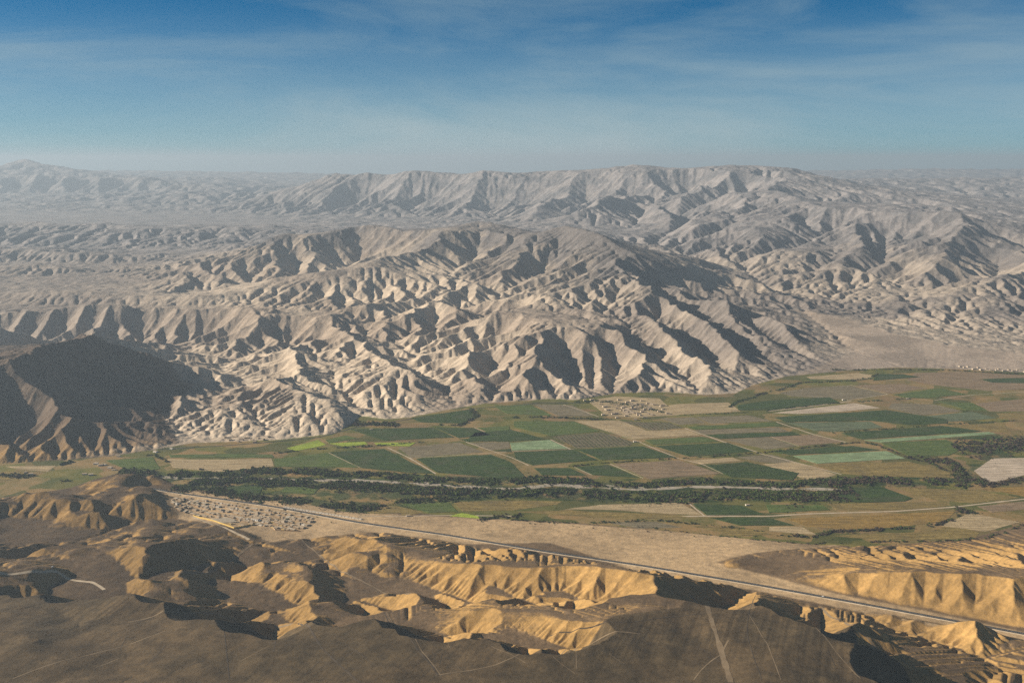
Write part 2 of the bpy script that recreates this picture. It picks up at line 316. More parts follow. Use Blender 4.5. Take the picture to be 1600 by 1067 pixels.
def flood(h, eps=0.02):              # priority flood: no closed hollows left, so every gully finds a way out
    import heapq
    nr, nt = h.shape; H_ = h.ravel().tolist(); n = nr * nt; done = bytearray(n); q = []
    def push(i): heapq.heappush(q, (H_[i], i)); done[i] = 1
    base = SINK.ravel()
    for i in np.flatnonzero(base).tolist(): push(i)
    for i in range(nt):
        for j in (i, (nr - 1) * nt + i):
            if not done[j]: push(j)
    while q:
        z, i = heapq.heappop(q); y, x = divmod(i, nt)
        for dy in (-1, 0, 1):
            yy = y + dy
            if yy < 0 or yy >= nr: continue
            for dx in (-1, 0, 1):
                xx = x + dx
                if xx < 0 or xx >= nt: continue
                j = yy * nt + xx
                if not done[j]:
                    done[j] = 1
                    if H_[j] < z + eps: H_[j] = z + eps
                    heapq.heappush(q, (H_[j], j))
    return np.array(H_).reshape(nr, nt)
NB = [(-1, 0, 1.), (1, 0, 1.), (0, -1, 1.), (0, 1, 1.), (-1, -1, 2**.5), (-1, 1, 2**.5), (1, -1, 2**.5), (1, 1, 2**.5)]
def erode(h, r, dth, iters, Kc, E, talus, diff, fixed, rng, jit=0.25, sink=None, m=0.5, lift=None, crit=1.5):
    nr, nt = h.shape; n = nr * nt; cell = (r * dth)[:, None] * np.ones((1, nt)); area = cell ** 2
    idx = np.arange(n).reshape(nr, nt)
    for it in range(iters):
        best = np.zeros((nr, nt)); rcv = idx.copy(); rd = np.ones((nr, nt))
        p = np.pad(h, 1, mode='edge'); 
        mn = np.full((nr, nt), 1e9)
        for dy, dx, dd in NB:
            hn = p[1 + dy:nr + 1 + dy, 1 + dx:nt + 1 + dx]
            s = (h - hn) / dd * (1 + jit * (rng.random((nr, nt), dtype=np.float32) - .5)); mn = np.minimum(mn, hn)
            k = (s > best)
            best = np.where(k, s, best)
            iy = idx + dy * nt + dx
            rcv = np.where(k, iy, rcv); rd = np.where(k, dd, rd)
        rcv = np.clip(rcv, 0, n - 1)
        rcv = rcv.ravel(); rcv[fixed.ravel()] = idx.ravel()[fixed.ravel()]
        edge = np.zeros((nr, nt), bool); edge[0] = edge[-1] = True; edge[:, 0] = edge[:, -1] = True
        e = edge.ravel(); rcv[e] = idx.ravel()[e]
        dep = (rcv != idx.ravel()).astype(np.int32); ptr = rcv.copy()
        for _ in range(16):
            add = dep[ptr]
            if not add.any(): break
            dep += add; ptr = ptr[ptr]
        order = np.argsort(dep.astype(np.uint16), kind='stable'); cnt = np.bincount(dep); off = np.concatenate([[0], np.cumsum(cnt)])
        A = area.ravel().copy()
        for d in range(len(cnt) - 1, 0, -1):
            o = order[off[d]:off[d + 1]]; np.add.at(A, rcv[o], A[o])
        dx = (rd * cell).ravel(); hh = h.ravel().copy()
        if lift is not None: hh += lift.ravel()
        F = Kc * E.ravel() * np.maximum(A ** m - crit * cell.ravel(), 0) / dx
        F[fixed.ravel()] = 0
        tl = talus.ravel() * dx
        for d in range(1, len(cnt)):
            o = order[off[d]:off[d + 1]]; hr = hh[rcv[o]]
            v = (hh[o] + F[o] * hr) / (1 + F[o])
            v = np.minimum(v, np.maximum(hr + tl[o], hr)) ; v = np.maximum(v, np.minimum(hr, hh[o]))
            hh[o] = v
        hh = hh.reshape(nr, nt)
        pit = (hh < mn) & ~fixed
        hh = np.where(pit, np.minimum(mn, hh + 6) + 0.01, hh)
        if diff > 0:
            p = np.pad(hh, 1, mode='edge'); l = (p[1:-1, :-2] + p[1:-1, 2:] + p[:-2, 1:-1] + p[2:, 1:-1]) * .25
            hh = np.where(fixed, hh, hh + diff * (l - hh))
        h = hh
    return h, A.reshape(nr, nt)
def rough_mask(X, Y):
    """1 where bare hills are cut by gullies, low on valley floor, fans and the gravel tops"""
    pass
SINK = None
def build(dth, t0=time.time(), log=print):
    global SINK
    rng = np.random.default_rng(7)
    h, th, r, C, Vm = laplace(dth * 4); d = dth * 4
    log('laplace', round(time.time() - t0, 1), h.shape)
    def xy(th, r): return r[:, None] * np.sin(th)[None], r[:, None] * np.cos(th)[None]
    def masks(th, r):
        X, Y = xy(th, r)
        flat = inpoly([at_h(a, b)[:2] for a, b in VALLEY_EDGE_N + VALLEY_EDGE_S], X, Y)
        plate = inpoly([q[:2] for q in EDGE] + [(900, 600), (-1500, 600)], X, Y)
        apron = inpoly([p[:2] for p in H((262,765,0),(330,770,0),(480,786,0),(600,803,0),(800,812,0),(1050,830,0),(1240,848,0),(1330,856,0),(1180,866,15),(1120,880,17),(1300,925,29),(1440,952,34),(1620,990,40),(1620,1010,40),(1440,985,36),(1300,945,30),(1180,922,24),(1040,905,22),(930,870,14),(860,848,9),(700,850,9),(600,838,8),(480,842,9),(420,850,9),(300,815,4),(240,800,4))], X, Y)
        fan = inpoly([p[:2] for p in H((1150,614,0),(1230,588,0),(1320,579,0),(1500,577,0),(1800,590,0),(1800,556,30),(1600,550,34),(1480,537,36),(1400,522,45),(1330,500,62),(1250,480,88),(1235,478,95),(1290,520,45),(1335,555,8),(1260,580,3))], X, Y)
        plain = inpoly([p[:2] for p in V((-900,11.0,0),(380,11.0,0),(480,11.6,0),(420,13.2,0),(380,14.4,0),(-900,15.6,0))], X, Y)
        E = np.ones_like(X); E[plate] = .05; E[apron] = .03; E[fan] = .06; E[plain] = .05; E[flat] = 0
        return E, flat, plate, apron, fan, X, Y
    def soften(E, flat, n):
        E = blur(E, n); return np.where(flat, 0, E)
    E, flat, plate, apron, fan, X, Y = masks(th, r)
    E = soften(E, flat, 2)
    SINK = flat.copy()
    ns = Y < 2900
    hb = blur(h, 1); h = np.where(ns & ~plate, hb, h)
    g0 = np.hypot(np.gradient(h, axis=0), np.gradient(h, axis=1)) / (r * d)[:, None]
    Sf = blur(np.where(ns, np.clip((g0 - .05) / .16, .02, 1), 1.), 1)
    low = np.where(ns, .12, 1.) * np.where(ns | (Y > 7000), 1., np.clip(blur(g0, 3) / .16, .25, 1))
    n = fbm(X / 420, Y / 420, 4, 3)
    rel = np.clip(Y / 6000, .3, 1.6) * (1 + 2.2 * np.clip((Y - 14500) / 4000, 0, 1))
    near = (Y < 2900) & (h < 260)
    lw = blur((ns & (X < -250) & (Y > 1800)).astype(float), 4)
    Kv = np.clip(1 + 1.1 * fbm(X / 1300, Y / 1300, 3, 44), .35, 1.9)
    bold = 1 - .38 * np.clip((h - 130) / 130, 0, 1) * (Y > 4000)      # the high ground keeps broad faces
    Kv = Kv * bold
    Dm = inpoly([q[:2] for q in K((-140,640,2.9),(0,560,3.4),(205,500,4.3),(330,600,3.9),(300,690,3.2),(0,720,3.05))], X, Y)
    nz_ = np.where(near, .16, np.where(Dm, 1.1, 1.0)); nz_ = blur(nz_, 3)
    Sf = np.maximum(Sf, .45 * lw)
    h = h + nz_ * np.where(ns, 1., low) * bold * (15 * E * n * rel + E * fbm(X / 90, Y / 90, 3, 9) * 1.6 * rel) + lw * (13 * fbm(X / 260, Y / 200, 4, 15) + 9 * np.abs(fbm(X / 130, Y / 110, 3, 19))) * E
    talus = np.where(near, .60, .66 + .22 * fbm(X / 2500, Y / 2500, 2, 31))
    talus = np.clip(talus, .5, .95)
    h = h + blur(plate.astype(float), 2) * (6 * fbm(X / 190, Y / 170, 3, 61) + 1.2 * fbm(X / 50, Y / 50, 2, 63))
    h = flood(h); log('flood', round(time.time() - t0, 1))
    fixed = flat
    Kn = np.where(near, .3, 1.0)
    for k in range(3):
        h, A = erode(h, r, d, 6, .07, E * Kn * Sf * Kv, talus, .0, fixed, rng, crit=1.2); h = flood(h)
    log('e0', round(time.time() - t0, 1))
    for lev, iters, Kc, amp in ((2, 8, .06, 3.5), (1, 6, .05, 2.2)):
        d = dth * lev; th, r = grid(d); h = up(h, (len(r), len(th)))
        E, flat, plate, apron, fan, X, Y = masks(th, r); E = soften(E, flat, 2 * (3 - lev))
        cell = (r * d)[:, None]
        near = (Y < 2900) & (h < 260)
        h = h + np.where(near, .35, 1.) * up(bold, h.shape) * (.2 + .8 * up(Sf, h.shape)) * E * amp * fbm((th / (d * 7))[None] + 0 * X, (np.log(r) / (d * 7))[:, None] + 0 * X, 3, 50 + lev) * np.clip(cell / 8, .25, 2.0)
        h[flat] = 0
        talus = np.clip(np.where(near, .62, .68 + .22 * fbm(X / 2500, Y / 2500, 2, 31)) + .22 * fbm(X / 70, Y / 70, 3, 37), .42, 1.1)
        h, A = erode(h, r, d, iters, Kc, E * up(Sf * Kv, h.shape) * np.where(near, .6, 1.), talus, .0, flat, rng, crit=1.6)
        log('e', lev, round(time.time() - t0, 1), h.shape)
    # the highway is graded: cut and fill blend the ground to the road level
    k = int(np.searchsorted(r, 3600)); Xn, Yn = X[:k], Y[:k]; D = np.full(Xn.shape, 1e9); Z = np.zeros(Xn.shape)
    for (ax, ay, az), (bx, by, bz) in zip(ROAD[:-1], ROAD[1:]):
        l2 = (bx - ax) ** 2 + (by - ay) ** 2; t = np.clip(((Xn - ax) * (bx - ax) + (Yn - ay) * (by - ay)) / l2, 0, 1)
        dd = np.hypot(Xn - ax - t * (bx - ax), Yn - ay - t * (by - ay)); m_ = dd < D; D[m_] = dd[m_]; Z[m_] = (az + t * (bz - az))[m_]
    w_ = np.clip((75 - D) / 55, 0, 1); w_ = w_ * w_ * (3 - 2 * w_); h[:k] = h[:k] * (1 - w_) + (Z - .5) * w_
    h[flat] = 0
    return h, th, r, A, dict(E=E, flat=flat, plate=plate, apron=apron, fan=fan)

# ================================================================ materials
def mat(name, col=(.5, .5, .5), rough=.95):
    m = bpy.data.materials.new(name); m.use_nodes = True; b = m.node_tree.nodes['Principled BSDF']
    b.inputs['Base Color'].default_value = (*col, 1); b.inputs['Roughness'].default_value = rough; b.inputs['Specular IOR Level'].default_value = .1
    return m
def noise_mat(name, c0, c1, scale, detail=6, rough=.6, attr=None, bump=0, bscale=.05, lo=.35, hi=.65, c2=None, scale2=None, rows=0):
    """base colour between c0 and c1 by world-space noise; attr: vertex colour that multiplies"""
    m = mat(name); t = m.node_tree; n = t.nodes; l = t.links; b = n['Principled BSDF']
    g = n.new('ShaderNodeNewGeometry')
    def nz(s, d, r=rough):
        q = n.new('ShaderNodeTexNoise'); q.inputs['Scale'].default_value = s; q.inputs['Detail'].default_value = d; q.inputs['Roughness'].default_value = r
        l.new(g.outputs['Position'], q.inputs['Vector']); return q
    a = nz(scale, detail); mr = n.new('ShaderNodeMapRange'); mr.inputs[1].default_value = lo; mr.inputs[2].default_value = hi; l.new(a.outputs['Fac'], mr.inputs[0])
    x = n.new('ShaderNodeMix'); x.data_type = 'RGBA'; l.new(mr.outputs[0], x.inputs[0]); x.inputs[6].default_value = (*c0, 1); x.inputs[7].default_value = (*c1, 1)
    outc = x.outputs[2]
    if c2 is not None:
        a2 = nz(scale2, 5); m2 = n.new('ShaderNodeMapRange'); m2.inputs[1].default_value = .5; m2.inputs[2].default_value = .68; l.new(a2.outputs['Fac'], m2.inputs[0])
        y = n.new('ShaderNodeMix'); y.data_type = 'RGBA'; l.new(m2.outputs[0], y.inputs[0]); l.new(outc, y.inputs[6]); y.inputs[7].default_value = (*c2, 1); outc = y.outputs[2]
    if rows:
        mp_ = n.new('ShaderNodeMapping'); mp_.inputs['Rotation'].default_value = (0, 0, rows); mp_.inputs['Scale'].default_value = (.01, .16, .01); l.new(g.outputs['Position'], mp_.inputs[0])
        q = n.new('ShaderNodeTexNoise'); q.inputs['Scale'].default_value = 1; q.inputs['Detail'].default_value = 4; l.new(mp_.outputs[0], q.inputs['Vector'])
        m3 = n.new('ShaderNodeMapRange'); m3.inputs[1].default_value = .35; m3.inputs[2].default_value = .65; m3.inputs[3].default_value = .68; m3.inputs[4].default_value = 1.3; l.new(q.outputs['Fac'], m3.inputs[0])
        y = n.new('ShaderNodeMix'); y.data_type = 'RGBA'; y.blend_type = 'MULTIPLY'; y.inputs[0].default_value = 1; l.new(outc, y.inputs[6]); l.new(m3.outputs[0], y.inputs[7]); outc = y.outputs[2]
    if attr:
        at = n.new('ShaderNodeAttribute'); at.attribute_name = attr
        y = n.new('ShaderNodeMix'); y.data_type = 'RGBA'; y.blend_type = 'MULTIPLY'; y.inputs[0].default_value = 1; l.new(outc, y.inputs[6]); l.new(at.outputs['Color'], y.inputs[7]); outc = y.outputs[2]
    l.new(outc, b.inputs['Base Color'])
    if bump:
        a3 = nz(bscale, 6, .65); bp = n.new('ShaderNodeBump'); bp.inputs['Distance'].default_value = bump; bp.inputs['Strength'].default_value = 1
        l.new(a3.outputs['Fac'], bp.inputs['Height']); l.new(bp.outputs[0], b.inputs['Normal'])
    return m
def tag(o, label=None, cat=None, group=None, kind=None):
    if label: o['label'] = label
    if cat: o['category'] = cat
    if group: o['group'] = group
    if kind: o['kind'] = kind
    return o
def mesh_np(name, co, faces, m, smooth=True):
    me = bpy.data.meshes.new(name); nv, nf = len(co), len(faces); k = faces.shape[1]
    me.vertices.add(nv); me.vertices.foreach_set('co', np.ascontiguousarray(co, np.float32).ravel())
    me.loops.add(nf * k); me.loops.foreach_set('vertex_index', np.ascontiguousarray(faces, np.int32).ravel())
    me.polygons.add(nf); me.polygons.foreach_set('loop_start', np.arange(0, nf * k, k, dtype=np.int32)); me.polygons.foreach_set('loop_total', np.full(nf, k, np.int32))
    me.polygons.foreach_set('use_smooth', np.full(nf, smooth, bool)); me.update(calc_edges=True)
    if m: me.materials.append(m)
    o = bpy.data.objects.new(name, me); sc.collection.objects.link(o); return o
# ================================================================ terrain
DTH = 0.001
h, th, r, A, MK = build(DTH, T0)
NR, NT = h.shape
GX = r[:, None] * np.sin(th)[None]; GY = r[:, None] * np.cos(th)[None]
def ground(x, y):
    i = (math.atan2(x, y) - TH0) / DTH; j = math.log(math.hypot(x, y) / R0) / DTH
    i = min(max(i, 0), NT - 1.001); j = min(max(j, 0), NR - 1.001); a, b = int(i), int(j); u, v = i - a, j - b
    return float((h[b, a] * (1 - u) + h[b, a + 1] * u) * (1 - v) + (h[b + 1, a] * (1 - u) + h[b + 1, a + 1] * u) * v)
hx = np.gradient(h, axis=1) / (r * DTH)[:, None]; hr = np.gradient(h, axis=0) / (r * DTH)[:, None]
SL = np.hypot(hx, hr)
def ss(a, lo, hi): t = np.clip((a - lo) / (hi - lo), 0, 1); return t * t * (3 - 2 * t)
def C3(*c): return np.array(c)[None, None, :]
# ground tone: rock and sand colour, with shade and haze put in at places
nearw = (1 - ss(GY, 2900, 3300))[..., None]
k1 = ss(fbm(GX / 900, GY / 900, 4, 71), -.25, .35)[..., None]; k2 = ss(fbm(GX / 240, GY / 240, 4, 77), -.3, .4)[..., None]
k3 = ss(fbm(GX / 60, GY / 60, 4, 79), -.3, .4)[..., None]
up_ = ss(h, 120, 420)[..., None]; wash = ss(np.log(A / (r * DTH)[:, None] ** 2 + 1), 4.0, 7.5)[..., None]
mtn = C3(.53, .43, .32) * (1 - k1) + C3(.36, .285, .215) * k1
gx_ = ss(GX + .25 * GY - 1500, -700, 900)[..., None]; grey = np.clip(up_ * (.5 + .75 * k2) + .8 * gx_ * (.6 + .4 * k1), 0, 1)  # high rock is grey; the right flank's shade is painted in as grey too
mtn = mtn * (1 - grey) + C3(.165, .145, .132) * grey
lft = (ss(-GX - .2 * GY, -100, 1500) * ss(GY, 4300, 5200))[..., None]; mtn = mtn * (1 - .8 * lft) + (C3(.20, .17, .15) * (1 - k2) + C3(.27, .225, .19) * k2) * .8 * lft  # left hills: dull grey of haze and vignette put into the rock colour
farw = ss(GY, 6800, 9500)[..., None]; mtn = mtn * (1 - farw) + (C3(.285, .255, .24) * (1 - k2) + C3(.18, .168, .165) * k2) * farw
mtn = mtn * (1 - .45 * wash) + C3(.52, .44, .35) * .45 * wash
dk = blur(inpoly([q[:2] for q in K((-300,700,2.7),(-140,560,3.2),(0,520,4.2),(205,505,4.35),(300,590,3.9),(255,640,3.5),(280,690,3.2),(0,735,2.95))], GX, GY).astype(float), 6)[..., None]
mtn = mtn * (1 - .85 * dk) + C3(.07, .046, .032) * .85 * dk  # brown rock of the left hill, darkened further to paint in its shade
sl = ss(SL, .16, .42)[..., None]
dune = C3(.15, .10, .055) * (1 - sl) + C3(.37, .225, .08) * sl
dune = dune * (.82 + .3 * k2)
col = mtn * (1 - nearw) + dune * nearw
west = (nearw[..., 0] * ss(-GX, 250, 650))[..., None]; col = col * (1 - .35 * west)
ap = blur(MK['apron'].astype(float), 4)[..., None] * (1 - .9 * ss(SL, .12, .3)[..., None]); col = col * (1 - ap) + (C3(.45, .315, .175) * (.85 + .25 * k2)) * ap
fn = blur(MK['fan'].astype(float), 6)[..., None]; col = col * (1 - fn) + C3(.34, .27, .21) * fn * (.85 + .3 * k2) 
ang_ = .18 * np.sin(GX / 900.) ; stri = ss(fbm((GX - .35 * GY + 60 * ang_) / 7, GY / 260, 3, 91), -.5, .5)[..., None]
pl = blur(MK['plate'].astype(float), 1)[..., None]; col = col * (1 - pl) + (C3(.082, .058, .030) * (1 - k2) + C3(.102, .070, .036) * k2) * (.88 + .24 * k3) * (1 + (.34 * stri - .17) * (.3 + .9 * k1)) * pl
fl = MK['flat']; col[fl] = (.255, .18, .08)
rv = [at_h(a, b)[:2] for a, b in ((180,738),(300,736),(420,732),(600,738),(700,744),(850,744),(940,750),(1100,744),(1200,752),(1280,748),(1340,744),(1480,742),(1560,700),(1720,686),(1720,712),(1560,716),(1520,755),(1380,762),(1300,775),(1200,784),(1000,786),(880,782),(800,778),(720,784),(640,800),(560,803),(450,784),(300,766),(220,752))]
rm = blur(inpoly(rv, GX, GY).astype(float), 5) * ss(fbm(GX / 60, GY / 45, 4, 95), -.45, .15); rm = rm[..., None]; col = np.where(fl[..., None], col * (1 - rm) + C3(.085, .092, .035) * rm, col)
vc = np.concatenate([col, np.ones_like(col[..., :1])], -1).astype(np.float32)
M_rock = noise_mat('bare_rock', (.74, .72, .70), (1.22, 1.20, 1.18), .02, 9, .72, 'tone', bump=5, bscale=.03)
M_sand = noise_mat('desert_gravel', (.66, .66, .66), (1.32, 1.29, 1.24), .06, 9, .75, 'tone', bump=.9, bscale=.16)
M_floor = noise_mat('valley_soil', (.7, .8, .65), (1.25, 1.12, 1.05), .02, 9, .7, 'tone', bump=.6, bscale=.12, c2=(.40, .58, .28), scale2=.009)
t_ = M_floor.node_tree; n_ = t_.nodes; l_ = t_.links; b_ = n_['Principled BSDF']; src = b_.inputs['Base Color'].links[0].from_socket      # old plots showing in the open ground
g_ = n_.new('ShaderNodeNewGeometry'); mp_ = n_.new('ShaderNodeMapping'); mp_.inputs['Rotation'].default_value = (0, 0, .32); mp_.inputs['Scale'].default_value = (.009, .0125, 0); l_.new(g_.outputs['Position'], mp_.inputs[0])
v_ = n_.new('ShaderNodeTexVoronoi'); v_.voronoi_dimensions = '2D'; v_.distance = 'CHEBYCHEV'; v_.inputs['Scale'].default_value = 1; v_.inputs['Randomness'].default_value = .75; l_.new(mp_.outputs[0], v_.inputs['Vector'])
sx_ = n_.new('ShaderNodeSeparateColor'); l_.new(v_.outputs['Color'], sx_.inputs[0]); rp_ = n_.new('ShaderNodeValToRGB'); rp_.color_ramp.interpolation = 'CONSTANT'; e_ = rp_.color_ramp.elements
e_[0].position = 0; e_[0].color = (1, 1, 1, 1); e_[1].position = .22; e_[1].color = (.42, .62, .32, 1)
for p_, c_ in ((.40, (.75, .78, .7, 1)), (.52, (.28, .45, .24, 1)), (.66, (1.0, .95, .9, 1)), (.78, (.6, .8, .4, 1)), (.9, (.85, .8, .9, 1))): q_ = e_.new(p_); q_.color = c_
l_.new(sx_.outputs[0], rp_.inputs[0]); y_ = n_.new('ShaderNodeMix'); y_.data_type = 'RGBA'; y_.blend_type = 'MULTIPLY'; y_.inputs[0].default_value = .85; l_.new(src, y_.inputs[6]); l_.new(rp_.outputs[0], y_.inputs[7]); l_.new(y_.outputs[2], b_.inputs['Base Color'])
def region():
    fy = GY[:-1, :-1]; R_ = np.full((NR - 1, NT - 1), 1, np.int8)
    R_[fy < 3000] = 3
    R_[fy > 10800] = 2
    R_[MK['apron'][:-1, :-1]] = 4; R_[MK['fan'][:-1, :-1]] = 5; R_[MK['plate'][:-1, :-1]] = 6; R_[MK['flat'][:-1, :-1]] = 0
    return R_
REG = region(); vid = np.arange(NR * NT).reshape(NR, NT)
quads = np.stack([vid[:-1, :-1], vid[:-1, 1:], vid[1:, 1:], vid[1:, :-1]], -1).reshape(-1, 4)
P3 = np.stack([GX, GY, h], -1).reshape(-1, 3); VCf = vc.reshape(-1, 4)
for k, nm, mm, lab in ((0, 'valley_floor', M_floor, 'flat green valley floor between the bare hills'), (1, 'desert_mountains', M_rock, 'bare gullied desert mountains behind the green valley'), (2, 'far_mountains', M_rock, 'hazy far mountain range on the horizon'),
                   (3, 'desert_hills', M_sand, 'golden gullied sand hills in front of the valley'), (4, 'alluvial_plain', M_sand, 'pale dry plain between the sand hills and the fields'), (5, 'alluvial_fan', M_sand, 'grey dry fan at the mouth of the side valley'), (6, 'gravel_plateau', M_sand, 'dark brown gravel plateau in the foreground')):
    q = quads[(REG == k).ravel()]; used = np.unique(q); inv = np.zeros(NR * NT, np.int32); inv[used] = np.arange(len(used))
    o = mesh_np(nm, P3[used], inv[q], mm); tag(o, lab, None, None, 'structure')
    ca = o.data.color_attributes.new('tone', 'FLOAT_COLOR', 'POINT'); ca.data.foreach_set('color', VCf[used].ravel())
def sheet(name, x0, x1, y0, y1, z, m):
    return mesh_np(name, np.array([(x0, y0, z), (x1, y0, z), (x1, y1, z), (x0, y1, z)], float), np.array([[0, 1, 2, 3]]), m)
print('terrain meshes', time.time() - T0)

# ================================================================ things
rnd = random.Random(11)
def groundv(x, y):
    i = np.clip((np.arctan2(x, y) - TH0) / DTH, 0, NT - 1.001); j = np.clip(np.log(np.hypot(x, y) / R0) / DTH, 0, NR - 1.001)
    a, b = i.astype(int), j.astype(int); u, v = i - a, j - b
    return (h[b, a] * (1 - u) + h[b, a + 1] * u) * (1 - v) + (h[b + 1, a] * (1 - u) + h[b + 1, a + 1] * u) * v
def on(px, py, tmin=1100, tmax=12000):          # where the sight line first meets the ground
    d = _ray(px, py); t = np.arange(tmin, tmax, 1.5); x, y, z = t * d[0], t * d[1], CAMH + t * d[2]
    k = np.flatnonzero(z <= groundv(x, y)); k = k[0] if len(k) else -1
    return (float(x[k]), float(y[k]), float(groundv(x[k:k + 1], y[k:k + 1])[0]) if k >= 0 else 0.0)
def leafmat(name, c0, c1): return noise_mat(name, c0, c1, .25, 3, .6)
M_leaf = leafmat('dark_foliage', (.03, .052, .012), (.12, .155, .035)); M_leaf2 = leafmat('bright_foliage', (.05, .075, .012), (.12, .14, .035)); M_leaf3 = leafmat('brown_foliage', (.045, .032, .022), (.11, .075, .05))
M_bark = mat('bark', (.10, .07, .045))
# ---- fields
FT = dict(dark=((.020, .042, .008), (.060, .088, .020)), mid=((.05, .085, .015), (.12, .145, .035)), grey=((.14, .115, .065), (.235, .19, .115)), tan=((.32, .235, .125), (.45, .34, .19)), brown=((.18, .125, .07), (.28, .195, .115)),
          pale=((.15, .22, .10), (.28, .35, .19)), blue=((.075, .10, .05), (.15, .17, .09)), bright=((.20, .27, .02), (.34, .40, .05)), gold=((.15, .11, .033), (.28, .20, .065)), orange=((.20, .125, .03), (.32, .20, .055)), sand=((.42, .33, .24), (.52, .42, .31)), orch=((.16, .12, .075), (.12, .12, .05)))
FM = {k: noise_mat('crop_' + k if k in ('dark', 'mid', 'pale', 'blue', 'bright') else 'soil_' + k, a, b, .07, 8, .75, bump=.8, bscale=.35, lo=.38, hi=.62, c2=tuple(.72 * x + .28 * y for x, y in zip(a, (.2, .16, .09))), scale2=.012, rows={'dark': .35, 'mid': -1.1, 'grey': .3, 'tan': .4, 'brown': -1.2}.get(k, .3)) for k, (a, b) in FT.items()}
FD = dict(dark='dark green crop field', mid='green crop field', grey='grey brown fallow field', tan='bare tan field', brown='brown ploughed field', pale='pale green crop field', blue='blue green crop field', bright='bright yellow green field', gold='golden stubble field', orange='orange golden field', sand='pale sandy field', orch='orchard soil')
